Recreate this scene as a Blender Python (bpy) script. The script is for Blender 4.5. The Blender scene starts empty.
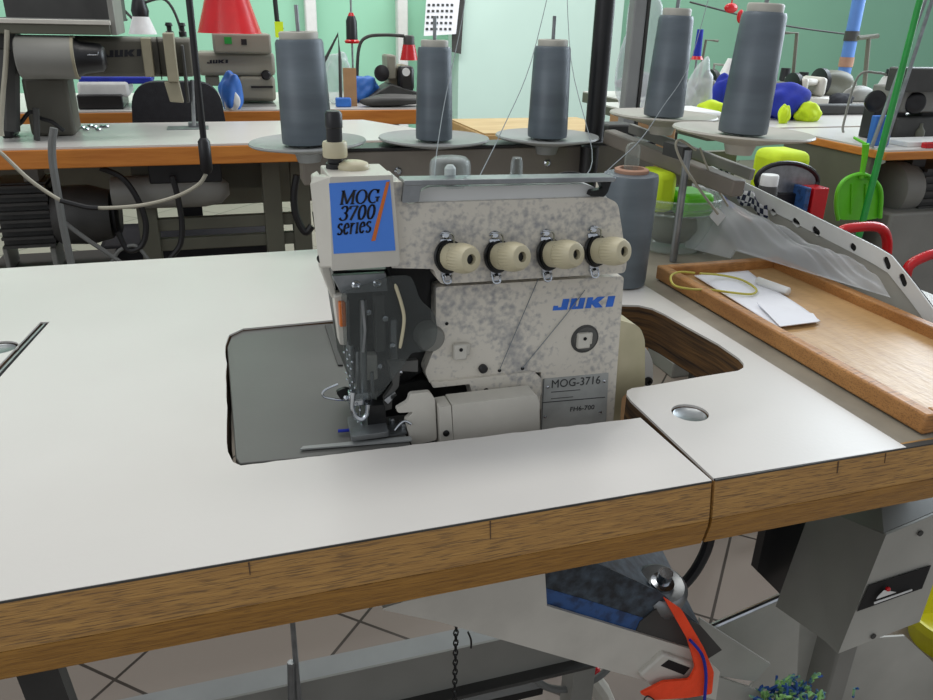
import bpy, bmesh, math, random
from mathutils import Vector, Matrix, Euler
from mathutils.geometry import tessellate_polygon
random.seed(7)
SC = bpy.context.scene
COL = SC.collection
T = 0.75                                    # height of the sewing table top
# ---------------------------------------------------------------- camera
YAW, PITCH, ROLL, FPX = 0.31508604, 0.40529621, 0.02506079, 776.3
CAM = Vector((-0.264, -0.330, T + 0.250))
fw = Vector((math.sin(YAW)*math.cos(PITCH), math.cos(YAW)*math.cos(PITCH), -math.sin(PITCH)))
rt = Vector((math.cos(YAW), -math.sin(YAW), 0)); up = rt.cross(fw)
rt, up = math.cos(ROLL)*rt + math.sin(ROLL)*up, -math.sin(ROLL)*rt + math.cos(ROLL)*up
cd = bpy.data.cameras.new('camera'); cam = bpy.data.objects.new('camera', cd); COL.objects.link(cam)
cam.matrix_world = Matrix(((rt.x, up.x, -fw.x, CAM.x), (rt.y, up.y, -fw.y, CAM.y), (rt.z, up.z, -fw.z, CAM.z), (0, 0, 0, 1)))
cd.sensor_width = 36; cd.lens = FPX*36/933; cd.clip_start = 0.02; cd.clip_end = 60
SC.camera = cam
# ---------------------------------------------------------------- world, lights, exposure
w = bpy.data.worlds.new('world'); SC.world = w; w.use_nodes = True
w.node_tree.nodes['Background'].inputs[0].default_value = (0.92, 0.95, 1.0, 1)
w.node_tree.nodes['Background'].inputs[1].default_value = 0.52
def area(name, loc, target, sx, sy, power, color):
    l = bpy.data.lights.new(name, 'AREA'); l.shape = 'RECTANGLE'; l.size = sx; l.size_y = sy
    l.energy = power; l.color = color
    o = bpy.data.objects.new(name, l); COL.objects.link(o); o.location = loc
    o.rotation_euler = (Vector(target) - Vector(loc)).to_track_quat('-Z', 'Y').to_euler()
area('ceiling_lamp_light', (-0.3, 0.9, 3.0), (-0.3, 0.9, 0), 2.6, 0.5, 26, (1.0, 0.97, 0.92))
area('ceiling_lamp_light', (0.6, 3.5, 3.0), (0.6, 4.4, 0.6), 5.0, 0.6, 120, (1.0, 0.98, 0.94))
area('window_daylight', (3.6, 1.9, 2.0), (0, 0.4, 0.8), 2.4, 1.8, 105, (0.82, 0.92, 1.0))
area('window_daylight', (-2.6, -0.9, 2.1), (0, 0.5, 0.8), 1.8, 1.4, 14, (0.95, 0.97, 1.0))
SC.view_settings.view_transform = 'Standard'; SC.view_settings.look = 'None'
SC.view_settings.gamma = 1; SC.view_settings.use_curve_mapping = False
SC.view_settings.exposure = 0.0
# ---------------------------------------------------------------- helpers
def P(px, py, X=None, Y=None, Z=None):
    """world point seen at (px, py) on the plane X, Y or Z (Z measured from the table top)"""
    d = (px-466.5)*rt - (py-350)*up + FPX*fw
    if X is not None: t = (X-CAM.x)/d.x
    elif Y is not None: t = (Y-CAM.y)/d.y
    else: t = (Z+T-CAM.z)/d.z
    return CAM + t*d
def W(x, y, z): return Vector((x, y, z+T))
ORG = {}
def lin(c):
    return tuple(((v/255)/12.92 if v/255 <= .04045 else ((v/255+.055)/1.055)**2.4) for v in c)
def mat(name, rgb, rough=.5, metal=0, var=.12, scale=30, bump=0, bscale=200, rgb2=None, stretch=(1, 1, 1), alpha=1, trans=0, spec=.5, lo=.35, hi=.65, detail=4):
    m = bpy.data.materials.new(name); m.use_nodes = True
    nt = m.node_tree; b = nt.nodes['Principled BSDF']
    tc = nt.nodes.new('ShaderNodeTexCoord'); mp = nt.nodes.new('ShaderNodeMapping'); mp.inputs['Scale'].default_value = stretch
    nt.links.new(tc.outputs['Object'], mp.inputs['Vector'])
    n = nt.nodes.new('ShaderNodeTexNoise'); n.inputs['Scale'].default_value = scale; n.inputs['Detail'].default_value = detail
    nt.links.new(mp.outputs[0], n.inputs['Vector'])
    r = nt.nodes.new('ShaderNodeValToRGB'); c = lin(rgb)
    c2 = lin(rgb2) if rgb2 else tuple(v*(1-var) for v in c)
    r.color_ramp.elements[0].position = lo; r.color_ramp.elements[1].position = hi
    r.color_ramp.elements[0].color = (*c2, 1); r.color_ramp.elements[1].color = (*c, 1)
    nt.links.new(n.outputs['Fac'], r.inputs[0]); nt.links.new(r.outputs[0], b.inputs['Base Color'])
    b.inputs['Roughness'].default_value = rough; b.inputs['Metallic'].default_value = metal
    b.inputs['Specular IOR Level'].default_value = spec; b.inputs['Alpha'].default_value = alpha
    b.inputs['Transmission Weight'].default_value = trans
    if bump:
        n2 = nt.nodes.new('ShaderNodeTexNoise'); n2.inputs['Scale'].default_value = bscale
        nt.links.new(mp.outputs[0], n2.inputs['Vector'])
        bp = nt.nodes.new('ShaderNodeBump'); bp.inputs['Strength'].default_value = bump; bp.inputs['Distance'].default_value = .002
        nt.links.new(n2.outputs['Fac'], bp.inputs['Height']); nt.links.new(bp.outputs[0], b.inputs['Normal'])
    return m
def clear(name, rgb, fac=.25, rough=.1, rim=True):
    """thin clear plastic: part see-through, part glossy"""
    m = bpy.data.materials.new(name); m.use_nodes = True; nt = m.node_tree
    for n in list(nt.nodes): nt.nodes.remove(n)
    o = nt.nodes.new('ShaderNodeOutputMaterial'); tr = nt.nodes.new('ShaderNodeBsdfTransparent'); tr.inputs[0].default_value = (.93, .95, .95, 1)
    b = nt.nodes.new('ShaderNodeBsdfPrincipled'); b.inputs['Base Color'].default_value = (*lin(rgb), 1); b.inputs['Roughness'].default_value = rough
    mx = nt.nodes.new('ShaderNodeMixShader')
    if rim:
        lw = nt.nodes.new('ShaderNodeLayerWeight'); lw.inputs[0].default_value = .45
        mr = nt.nodes.new('ShaderNodeMapRange'); mr.inputs[3].default_value = fac; mr.inputs[4].default_value = min(1, fac+.28)
        nt.links.new(lw.outputs['Facing'], mr.inputs[0]); nt.links.new(mr.outputs[0], mx.inputs[0])
    else: mx.inputs[0].default_value = fac
    nt.links.new(tr.outputs[0], mx.inputs[1]); nt.links.new(b.outputs[0], mx.inputs[2]); nt.links.new(mx.outputs[0], o.inputs[0])
    return m
class MB:
    def __init__(s): s.b = bmesh.new()
    def box(s, x0, x1, y0, y1, z0, z1):
        v = [s.b.verts.new((x, y, z)) for z in (z0, z1) for x, y in ((x0, y0), (x1, y0), (x1, y1), (x0, y1))]
        for f in ((3, 2, 1, 0), (4, 5, 6, 7), (0, 1, 5, 4), (1, 2, 6, 5), (2, 3, 7, 6), (3, 0, 4, 7)): s.b.faces.new([v[i] for i in f])
        return s
    def prism(s, pts, vec, holes=()):
        """closed outline(s) of 3D points swept along vec"""
        loops = [[Vector(p) for p in pts]] + [[Vector(p) for p in h] for h in holes]; vec = Vector(vec)
        flat = [p for l in loops for p in l]
        tri = tessellate_polygon(loops)
        a = [s.b.verts.new(p) for p in flat]; c = [s.b.verts.new(p+vec) for p in flat]
        for t in tri:
            try: s.b.faces.new([a[i] for i in t]); s.b.faces.new([c[i] for i in reversed(t)])
            except ValueError: pass
        k = 0
        for l in loops:
            n = len(l)
            for i in range(n):
                j = (i+1) % n; s.b.faces.new((a[k+i], a[k+j], c[k+j], c[k+i]))
            k += n
        return s
    def tube(s, pts, r, seg=8, cap=True):
        pts = [Vector(p) for p in pts]; n = len(pts); rings = []
        rr = r if isinstance(r, (list, tuple)) else [r]*n
        t0 = (pts[1]-pts[0]).normalized(); u = t0.orthogonal().normalized()
        for i, p in enumerate(pts):
            t = (pts[min(i+1, n-1)]-pts[max(i-1, 0)]).normalized()
            u = (u - t*u.dot(t)); u = u.normalized() if u.length > 1e-6 else t.orthogonal().normalized()
            v = t.cross(u)
            rings.append([s.b.verts.new(p+rr[i]*(math.cos(2*math.pi*k/seg)*u+math.sin(2*math.pi*k/seg)*v)) for k in range(seg)])
        for a, c in zip(rings, rings[1:]):
            for k in range(seg): s.b.faces.new((a[k], a[(k+1) % seg], c[(k+1) % seg], c[k]))
        if cap: s.b.faces.new(rings[0][::-1]); s.b.faces.new(rings[-1])
        return s
    def lathe(s, prof, o, axis=(0, 0, 1), seg=28, capa=True, capb=True, flute=0, nf=20, fr=(0, 99)):
        """prof: list of (radius, distance along axis)"""
        o = Vector(o); ax = Vector(axis).normalized(); u = ax.orthogonal().normalized(); v = ax.cross(u); rings = []
        for pi_, (r, h) in enumerate(prof):
            ring = []
            for k in range(seg):
                a = 2*math.pi*k/seg
                q = r*(1+flute*(1 if (k % 2) else -1)) if flute and fr[0] <= pi_ <= fr[1] else r
                ring.append(s.b.verts.new(o+ax*h+q*(math.cos(a)*u+math.sin(a)*v)))
            rings.append(ring)
        for a, c in zip(rings, rings[1:]):
            for k in range(seg): s.b.faces.new((a[k], a[(k+1) % seg], c[(k+1) % seg], c[k]))
        if capa: s.b.faces.new(rings[0][::-1])
        if capb: s.b.faces.new(rings[-1])
        return s
    def bar(s, a, b, wd, ht, upv=(0, 0, 1)):
        a, b = Vector(a), Vector(b); t = (b-a).normalized(); sd = t.cross(Vector(upv)).normalized(); u = sd.cross(t)
        q = [a+sd*wd/2*i+u*ht/2*j for i, j in ((-1, -1), (1, -1), (1, 1), (-1, 1))]
        return s.prism(q, b-a)
    def sphere(s, c, r, sc=(1, 1, 1), sub=2):
        m = Matrix.Translation(Vector(c)) @ Matrix.Diagonal((r*sc[0], r*sc[1], r*sc[2], 1))
        bmesh.ops.create_icosphere(s.b, subdivisions=sub, radius=1, matrix=m); return s
    def grid(s, fn, nu, nv, closed=False):
        g = [[s.b.verts.new(fn(i/(nu-1), j/(nv-1))) for j in range(nv)] for i in range(nu)]
        for i in range(nu-1):
            for j in range(nv-1): s.b.faces.new((g[i][j], g[i+1][j], g[i+1][j+1], g[i][j+1]))
        return s
def obj(name, mb, m, parent=None, bevel=0, smooth=35, org=None, solid=0, seg=2):
    b = mb.b; bmesh.ops.recalc_face_normals(b, faces=b.faces)
    if parent is not None: o0 = ORG[parent.name]
    elif org is not None: o0 = Vector(org)
    else:
        xs = [v.co for v in b.verts]
        o0 = Vector(((min(p.x for p in xs)+max(p.x for p in xs))/2, (min(p.y for p in xs)+max(p.y for p in xs))/2, min(p.z for p in xs)))
    for v in b.verts: v.co -= o0
    me = bpy.data.meshes.new(name); b.to_mesh(me); b.free()
    for mm in (m if isinstance(m, list) else [m]): me.materials.append(mm)
    for p in me.polygons: p.use_smooth = True
    me.set_sharp_from_angle(angle=math.radians(smooth))
    o = bpy.data.objects.new(name, me); COL.objects.link(o); ORG[o.name] = o0
    if parent is not None: o.parent = parent
    else: o.location = o0
    if solid:
        md = o.modifiers.new('solid', 'SOLIDIFY'); md.thickness = solid
    if bevel:
        md = o.modifiers.new('bevel', 'BEVEL'); md.width = bevel; md.segments = seg; md.limit_method = 'ANGLE'; md.angle_limit = math.radians(40)
        md.harden_normals = False
    return o
def tag(o, label, cat, group=None):
    o['label'] = label; o['category'] = cat
    if group: o['group'] = group
    return o
def thing(name, label, cat, loc, group=None):
    o = bpy.data.objects.new(name, None); COL.objects.link(o); o.location = loc; o.empty_display_size = .02
    ORG[o.name] = Vector(loc); return tag(o, label, cat, group)
def struct(o): o['kind'] = 'structure'; return o
def dup(root, loc, label):
    r = root.copy(); COL.objects.link(r); r.location = loc; r['label'] = label
    for ch in list(root.children):
        c = ch.copy(); COL.objects.link(c); c.parent = r
        for g in list(ch.children):
            d = g.copy(); COL.objects.link(d); d.parent = c
    return r
def bez(pts, n=8):
    """smooth curve through points"""
    pts = [Vector(p) for p in pts]; q = [pts[0]]+pts+[pts[-1]]; out = []
    for i in range(1, len(q)-2):
        a, b, c, d = q[i-1:i+3]
        for k in range(n):
            t = k/n; out.append(.5*((2*b)+(c-a)*t+(2*a-5*b+4*c-d)*t*t+(3*b-a-3*c+d)*t**3))
    out.append(pts[-1]); return out
def rounded(pts, r, n=5):
    """2D/3D outline with rounded corners; r single or list"""
    pts = [Vector(p) for p in pts]; out = []; N = len(pts)
    for i, p in enumerate(pts):
        ri = r[i] if isinstance(r, (list, tuple)) else r
        if ri <= 0: out.append(p); continue
        a, c = pts[i-1], pts[(i+1) % N]; da = (a-p); dc = (c-p); k = min(ri, da.length*.49, dc.length*.49)
        A = p+da.normalized()*k; B = p+dc.normalized()*k
        for j in range(n+1):
            t = j/n; out.append((1-t)**2*A+2*t*(1-t)*p+t*t*B)
    return out
def px(pts, **k): return [P(a, b, **k) for a, b in pts]
def circ(c, r, n=24, plane='z'):
    c = Vector(c)
    if plane == 'z': return [c+Vector((r*math.cos(2*math.pi*i/n), r*math.sin(2*math.pi*i/n), 0)) for i in range(n)]
    if plane == 'x': return [c+Vector((0, r*math.cos(2*math.pi*i/n), r*math.sin(2*math.pi*i/n))) for i in range(n)]
    return [c+Vector((r*math.cos(2*math.pi*i/n), 0, r*math.sin(2*math.pi*i/n))) for i in range(n)]
def text(s, name, quad, m, parent, shear=0, off=0, depth=.0003):
    """writing fitted into quad (bottom-left, bottom-right, top-left)"""
    cu = bpy.data.curves.new('t', 'FONT'); cu.body = s; cu.offset = off; cu.shear = shear; cu.extrude = 0; cu.resolution_u = 3
    ob = bpy.data.objects.new('t', cu); COL.objects.link(ob)
    dg = bpy.context.evaluated_depsgraph_get(); me = bpy.data.meshes.new_from_object(ob.evaluated_get(dg))
    bpy.data.objects.remove(ob)
    b = bmesh.new(); b.from_mesh(me); xs = [v.co.x for v in b.verts]; ys = [v.co.y for v in b.verts]
    x0, x1, y0, y1 = min(xs), max(xs), min(ys), max(ys)
    bl, br, tl = map(Vector, quad); ex, ey = br-bl, tl-bl; nrm = ex.cross(ey).normalized()
    r = bmesh.ops.extrude_face_region(b, geom=b.faces[:])
    ev = set(e for e in r['geom'] if isinstance(e, bmesh.types.BMVert))
    for v in b.verts:
        q = bl+ex*((v.co.x-x0)/(x1-x0))+ey*((v.co.y-y0)/(y1-y0))
        v.co = q+(nrm*depth if v in ev else Vector((0, 0, 0)))
    mb = MB(); mb.b.free(); mb.b = b
    return obj(name, mb, m, parent)
def poly_text(polys, name, quad, m, parent, depth=.0003):
    bl, br, tl = map(Vector, quad); ex, ey = br-bl, tl-bl; nrm = ex.cross(ey).normalized(); mb = MB()
    for pl in polys: mb.prism([bl+ex*x+ey*y for x, y in pl], nrm*depth)
    return obj(name, mb, m, parent)
# the blocky maker's logo as polygons in a 0..1 box
def block_logo():
    g = []
    def jj(x): g.append([(x+.12, 1), (x+.235, 1), (x+.235, .0), (x, .0), (x, .32), (x+.085, .32), (x+.085, .22), (x+.12, .22)])
    g.append([(.0, .0), (.235, .0), (.235, 1), (.13, 1), (.13, .26), (.075, .26), (.075, .42), (0, .42)])
    g.append([(.27, 1), (.27, 0), (.50, 0), (.50, 1), (.405, 1), (.405, .24), (.365, .24), (.365, 1)])
    g.append([(.535, 1), (.535, 0), (.63, 0), (.63, .36), (.70, 0), (.83, 0), (.735, .5), (.83, 1), (.70, 1), (.63, .64), (.63, 1)])
    g.append([(.88, 1), (.88, 0), (1, 0), (1, 1)])
    return g
# broad-nib lettering for the italic label
def arc(cx, cy, rx, ry, a0, a1, n=14):
    return [(cx+rx*math.cos(math.radians(a0+(a1-a0)*i/n)), cy+ry*math.sin(math.radians(a0+(a1-a0)*i/n))) for i in range(n+1)]
GL = {
 'M': (1.15, [[(.12, 0), (.12, 1)], [(.12, 1), (.52, .05)], [(.52, .05), (.95, 1)], [(.95, 1), (.95, 0)], [(0, .01), (.25, .01)], [(.8, .01), (1.1, .01)], [(-.02, .99), (.18, .99)], [(.9, .99), (1.1, .99)]]),
 'O': (.95, [arc(.45, .5, .38, .5, 0, 360, 28)]),
 'G': (.98, [arc(.47, .5, .38, .5, 40, 300, 24), [(.8, .1), (.8, .42)], [(.62, .42), (.95, .42)], [(.76, .98), (.76, .72)]]),
 '3': (.68, [arc(.3, .74, .22, .25, 160, -80, 14), arc(.28, .26, .27, .27, 85, -160, 14)]),
 '7': (.68, [[(.05, .97), (.58, .97)], [(.05, .97), (.03, .78)], [(.58, .97), (.2, 0)]]),
 '0': (.70, [arc(.31, .5, .24, .5, 0, 360, 28)]),
 's': (.50, [arc(.23, .52, .15, .15, 30, 200, 10)+arc(.23, .18, .17, .17, 40, -150, 12)]),
 'e': (.54, [[(.08, .36), (.42, .42)]+arc(.25, .34, .18, .33, 20, 320, 20)]),
 'r': (.46, [[(.1, 0), (.1, .66)], [(.1, .45), (.22, .64), (.36, .62)], [(0, .65), (.12, .65)]]),
 'i': (.30, [[(.12, 0), (.12, .66)], [(.02, .65), (.14, .65)], [(.1, .02), (.24, .06)], [(.1, .9), (.14, .92)]]),
}
def nib_text(s, name, quad, m, parent, pen=.19, slant=.24, depth=.00025, total=None):
    bl, br, tl = map(Vector, quad); ey = tl-bl; wtot = sum(GL[c][0] for c in s); exd = (br-bl)/wtot; nrm = exd.cross(ey).normalized()
    mb = MB(); x = 0
    for c in s:
        adv, strokes = GL[c]
        for st in strokes:
            for a, b in zip(st, st[1:]):
                def q(p, dx, dy): return bl+exd*(x+p[0]+dx+slant*(p[1]+dy))+ey*(p[1]+dy)
                dx, dy = b[0]-a[0], b[1]-a[1]; L = math.hypot(dx, dy) or 1
                nx, ny = -dy/L, dx/L; h = .034+(pen/2-.034)*abs(nx)**1.5; e = .02/L
                a2 = (a[0]-dx*e, a[1]-dy*e); b2 = (b[0]+dx*e, b[1]+dy*e)
                mb.prism([q(a2, -nx*h, -ny*h), q(b2, -nx*h, -ny*h), q(b2, nx*h, ny*h), q(a2, nx*h, ny*h)], nrm*depth)
        x += adv
    return obj(name, mb, m, parent)
# ---------------------------------------------------------------- materials
M = {}
M['laminate'] = mat('laminate', (209, 206, 201), .32, var=.05, scale=6, bump=.03, bscale=300)
M['worn_laminate'] = mat('worn_laminate', (150, 144, 130), .45, var=.22, scale=25)
M['stain'] = mat('dark_stain', (92, 70, 50), .8)
M['ply'] = mat('ply', (112, 80, 44), .8, rgb2=(38, 27, 18), scale=12, stretch=(1, 1, 26), bump=.3, bscale=40)
M['castlight'] = mat('cast_cream', (176, 176, 170), .38, var=.30, scale=38, bump=.05, bscale=500, rgb2=(128, 131, 134), lo=.34, hi=.55, detail=8)
def grimy(name, c1, c2, big=22, fine=190, lo=.27, hi=.40):
    m = mat(name, c1, .42, rgb2=c2, scale=fine, detail=6, bump=.04, bscale=600); nt = m.node_tree
    r = [n for n in nt.nodes if n.type == 'VALTORGB'][0]; nz = r.inputs[0].links[0].from_node; mp = nt.nodes['Mapping']
    nb = nt.nodes.new('ShaderNodeTexNoise'); nb.inputs['Scale'].default_value = big; nb.inputs['Detail'].default_value = 3; nt.links.new(mp.outputs[0], nb.inputs['Vector'])
    mu = nt.nodes.new('ShaderNodeMath'); mu.operation = 'MULTIPLY'; nt.links.new(nz.outputs['Fac'], mu.inputs[0]); nt.links.new(nb.outputs['Fac'], mu.inputs[1]); nt.links.new(mu.outputs[0], r.inputs[0])
    r.color_ramp.elements[0].position = .12; r.color_ramp.elements[1].position = .25
    return m
M['castlight'] = grimy('cast_cream_grimy', (206, 201, 189), (150, 150, 150), fine=260)
M['castclean'] = mat('cast_clean', (200, 197, 187), .38, var=.10, scale=30)
M['cream'] = mat('cream_plastic', (196, 188, 158), .42, var=.08)
M['coverbeige'] = mat('beige_cover', (196, 188, 158), .42, rgb2=(150, 146, 112), scale=14, var=.2)
M['chrome'] = mat('chrome', (205, 210, 216), .18, 1, var=.2, scale=60)
M['steel'] = mat('steel', (150, 154, 156), .36, .8, var=.3, scale=50)
M['plate'] = mat('cloth_plate', (86, 86, 83), .42, 0, var=.12, scale=12, bump=.02)
M['darkmetal'] = mat('dark_metal', (46, 47, 47), .4, .6, var=.5, scale=80)
M['black'] = mat('black_plastic', (20, 20, 23), .4, var=.3)
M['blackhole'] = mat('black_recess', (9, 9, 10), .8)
M['blue'] = mat('label_blue', (72, 132, 226), .35, var=.05)
M['logoblue'] = mat('logo_blue', (44, 110, 212), .4, var=.25, scale=120)
M['orange'] = mat('label_orange', (212, 112, 40), .4)
M['inkblack'] = mat('ink_black', (18, 20, 30), .5)
M['inkgrey'] = mat('ink_grey', (62, 64, 64), .5)
M['plateplate'] = mat('model_plate', (168, 171, 168), .4, 0, var=.2, scale=60)
M['greypaint'] = mat('grey_paint', (134, 134, 128), .5, var=.18, scale=8)
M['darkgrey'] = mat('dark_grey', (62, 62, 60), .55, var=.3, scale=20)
M['standgrey'] = mat('stand_grey', (126, 119, 110), .5, var=.2, scale=15)
M['discgrey'] = mat('disc_grey', (146, 149, 148), .42, var=.12, scale=20)
M['disccream'] = mat('disc_cream', (184, 181, 170), .42, var=.15, scale=20)
M['tube'] = mat('cone_core', (172, 170, 160), .5)
M['tcore'] = mat('card_core', (168, 130, 108), .8)
M['white'] = mat('white_paint', (214, 216, 214), .45, var=.06)
M['bwhite'] = mat('white_cap', (225, 226, 224), .5)
M['clear'] = clear('clear_plastic', (225, 230, 230), .02, .06)
M['smoke'] = clear('smoky_plastic', (92, 96, 95), .26, .15, True)
M['bag'] = clear('plastic_bag', (226, 229, 234), .30, .25)
M['tubplastic'] = clear('tub_plastic', (205, 212, 205), .10, .08)
M['red'] = mat('red_enamel', (196, 20, 28), .25, var=.1)
M['green'] = mat('lime_plastic', (104, 205, 40), .35, var=.1)
M['dgreen'] = mat('green_handle', (30, 150, 60), .4, var=.15)
M['bluepaint'] = mat('blue_post_paint', (88, 132, 200), .5, var=.15, scale=10)
M['royal'] = mat('royal_blue_cloth', (28, 48, 168), .8, var=.3, scale=25, bump=.3, bscale=80)
M['hiviz'] = mat('hi_vis_yellow', (205, 232, 30), .7, var=.1)
M['skyblue'] = mat('blue_plastic', (52, 116, 205), .5, var=.2)
M['paper'] = mat('paper', (232, 234, 240), .8, var=.04)
M['yellowstring'] = mat('yellow_string', (186, 178, 78), .7)
M['orangecloth'] = mat('orange_cloth', (255, 78, 34), .8, var=.15, scale=40, bump=.4, bscale=300)
M['yellow'] = mat('yellow_bucket', (205, 200, 30), .4, var=.1)
M['fabric'] = mat('dark_fabric', (48, 49, 54), .95, var=.2, scale=60, bump=.3, bscale=400)
M['cable'] = mat('cream_cable', (168, 164, 148), .6)
M['gcable'] = mat('grey_cable', (110, 112, 110), .6)
M['blackcable'] = mat('black_cable', (22, 22, 24), .5)
M['threadm'] = mat('grey_thread', (120, 128, 132), .7)
M['bluetool'] = mat('scuffed_blue_paint', (46, 84, 138), .45, rgb2=(34, 58, 96), scale=90, stretch=(1, 1, 1), lo=.36, hi=.52, detail=8)
M['slate'] = mat('scuffed_slate', (70, 84, 96), .5, rgb2=(30, 36, 42), scale=120, detail=8, lo=.35, hi=.7)
M['olive'] = mat('olive_frame', (98, 98, 84), .55, var=.2, scale=10)
M['cardboard'] = mat('tan_card', (178, 140, 100), .8)
M['zinc'] = mat('zinc_sheet', (176, 176, 168), .45, .05, var=.25, scale=7, bump=.05)
# wood of the table edge: worn grey-brown above, golden below, with scratches
def wood(name, c1, c2, stretch, scale, dark=None, dfac=.5, rough=.5):
    m = mat(name, c1, rough, rgb2=c2, scale=scale, stretch=stretch, bump=.25, bscale=scale*3, lo=.3, hi=.7, detail=8)
    if dark:
        nt = m.node_tree; b = nt.nodes['Principled BSDF']; src = b.inputs['Base Color'].links[0].from_socket
        n = nt.nodes.new('ShaderNodeTexNoise'); n.inputs['Scale'].default_value = 620; n.inputs['Detail'].default_value = 8
        mp = nt.nodes.new('ShaderNodeMapping'); mp.inputs['Scale'].default_value = (.12, 1, 2.2)
        tc = nt.nodes['Texture Coordinate']; nt.links.new(tc.outputs['Object'], mp.inputs[0]); nt.links.new(mp.outputs[0], n.inputs['Vector'])
        r = nt.nodes.new('ShaderNodeValToRGB'); r.color_ramp.elements[0].position = .52; r.color_ramp.elements[1].position = .62
        r.color_ramp.elements[0].color = (0, 0, 0, 1); r.color_ramp.elements[1].color = (dfac, dfac, dfac, 1)
        nt.links.new(n.outputs['Fac'], r.inputs[0])
        mx = nt.nodes.new('ShaderNodeMix'); mx.data_type = 'RGBA'; mx.inputs[7].default_value = (*lin(dark), 1)
        nt.links.new(r.outputs[0], mx.inputs[0]); nt.links.new(src, mx.inputs[6]); nt.links.new(mx.outputs[2], b.inputs['Base Color'])
    return m
M['edgeworn'] = wood('worn_edge_wood', (188, 144, 80), (158, 118, 66), (.8, 6, 14), 40, (78, 62, 50), .58)
M['edgegold'] = wood('golden_edge_wood', (172, 126, 58), (144, 102, 44), (.8, 6, 14), 40, (100, 68, 36), .5, .42)
M['bgwood'] = wood('orange_edge_wood', (208, 134, 54), (178, 106, 36), (2, 8, 20), 3)
M['tray_side'] = wood('tray_side_wood', (188, 136, 80), (156, 106, 56), (14, 3, 14), 6, (104, 72, 42), .55)
M['tray_base'] = wood('tray_base_wood', (194, 158, 110), (176, 140, 92), (10, 3, 4), 6, (150, 112, 76), .3, .4)
M['pinetop'] = wood('pine_top', (205, 176, 122), (186, 152, 98), (2, 8, 2), 4)
# spun thread: fine rings and slanting bands
def thread_mat():
    m = mat('wound_thread', (97, 108, 116), .34, rgb2=(82, 92, 100), scale=5, stretch=(1, 1, 6), spec=.8, lo=.4, hi=.6)
    nt = m.node_tree; b = nt.nodes['Principled BSDF']; tc = nt.nodes['Texture Coordinate']
    wv = nt.nodes.new('ShaderNodeTexWave'); wv.bands_direction = 'Z'; wv.inputs['Scale'].default_value = 350; wv.inputs['Distortion'].default_value = 1.5
    nt.links.new(tc.outputs['Object'], wv.inputs['Vector'])
    tg_ = nt.nodes.new('ShaderNodeTangent'); tg_.direction_type = 'RADIAL'; tg_.axis = 'Z'; nt.links.new(tg_.outputs[0], b.inputs['Tangent']); b.inputs['Anisotropic'].default_value = .75; b.inputs['Metallic'].default_value = .2
    bp = nt.nodes.new('ShaderNodeBump'); bp.inputs['Strength'].default_value = .2; bp.inputs['Distance'].default_value = .001
    nt.links.new(wv.outputs['Fac'], bp.inputs['Height']); nt.links.new(bp.outputs[0], b.inputs['Normal'])
    return m
M['thread'] = thread_mat()
def wall_mat(name, rgb): return mat(name, rgb, .75, var=.07, scale=1.3, bump=.05, bscale=30)
M['wallgreen'] = wall_mat('green_wall', (142, 196, 168)); M['wallmint'] = wall_mat('mint_wall', (190, 216, 206))
# floor tiles
def tile_mat():
    m = bpy.data.materials.new('floor_tiles'); m.use_nodes = True; nt = m.node_tree; b = nt.nodes['Principled BSDF']
    tc = nt.nodes.new('ShaderNodeTexCoord'); mp = nt.nodes.new('ShaderNodeMapping'); mp.inputs['Rotation'].default_value = (0, 0, math.radians(-48))
    mp.inputs['Location'].default_value = (-0.2111, -0.8655, 0)
    br = nt.nodes.new('ShaderNodeTexBrick'); br.offset = 0; br.inputs['Scale'].default_value = 1; br.inputs['Brick Width'].default_value = .286; br.inputs['Row Height'].default_value = .286
    br.inputs['Mortar Size'].default_value = .0028; br.inputs['Color1'].default_value = (*lin((138, 128, 119)), 1); br.inputs['Color2'].default_value = (*lin((129, 119, 111)), 1)
    br.inputs['Mortar'].default_value = (*lin((52, 44, 38)), 1)
    nt.links.new(tc.outputs['Object'], mp.inputs[0]); nt.links.new(mp.outputs[0], br.inputs['Vector']); nt.links.new(br.outputs['Color'], b.inputs['Base Color'])
    b.inputs['Roughness'].default_value = .45; return m
M['tiles'] = tile_mat()

# ---------------------------------------------------------------- the room
f = MB().box(-5, 8, -2.5, 5.1, -.06, 0); struct(obj('floor', f, M['tiles'], org=(0, 0, 0)))
struct(obj('wall_back', MB().box(-5, 8, 5.0, 5.15, 0, 3.2), M['wallgreen']))
a, b_ = P(458, 100, Y=4.75), P(615, 100, Y=4.75)
struct(obj('wall_pier', MB().box(a.x, b_.x, 4.75, 5.0, 0, 3.2), M['wallmint']))
for x in (312, 404):
    q = P(x, 20, Y=4.9); struct(obj('trim_1' if x < 400 else 'trim_2', MB().box(q.x-.035, q.x+.035, 4.93, 5.0, 0, 3.2), M['white'], bevel=.008))
q = P(452, 120, Y=3.58)
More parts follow.
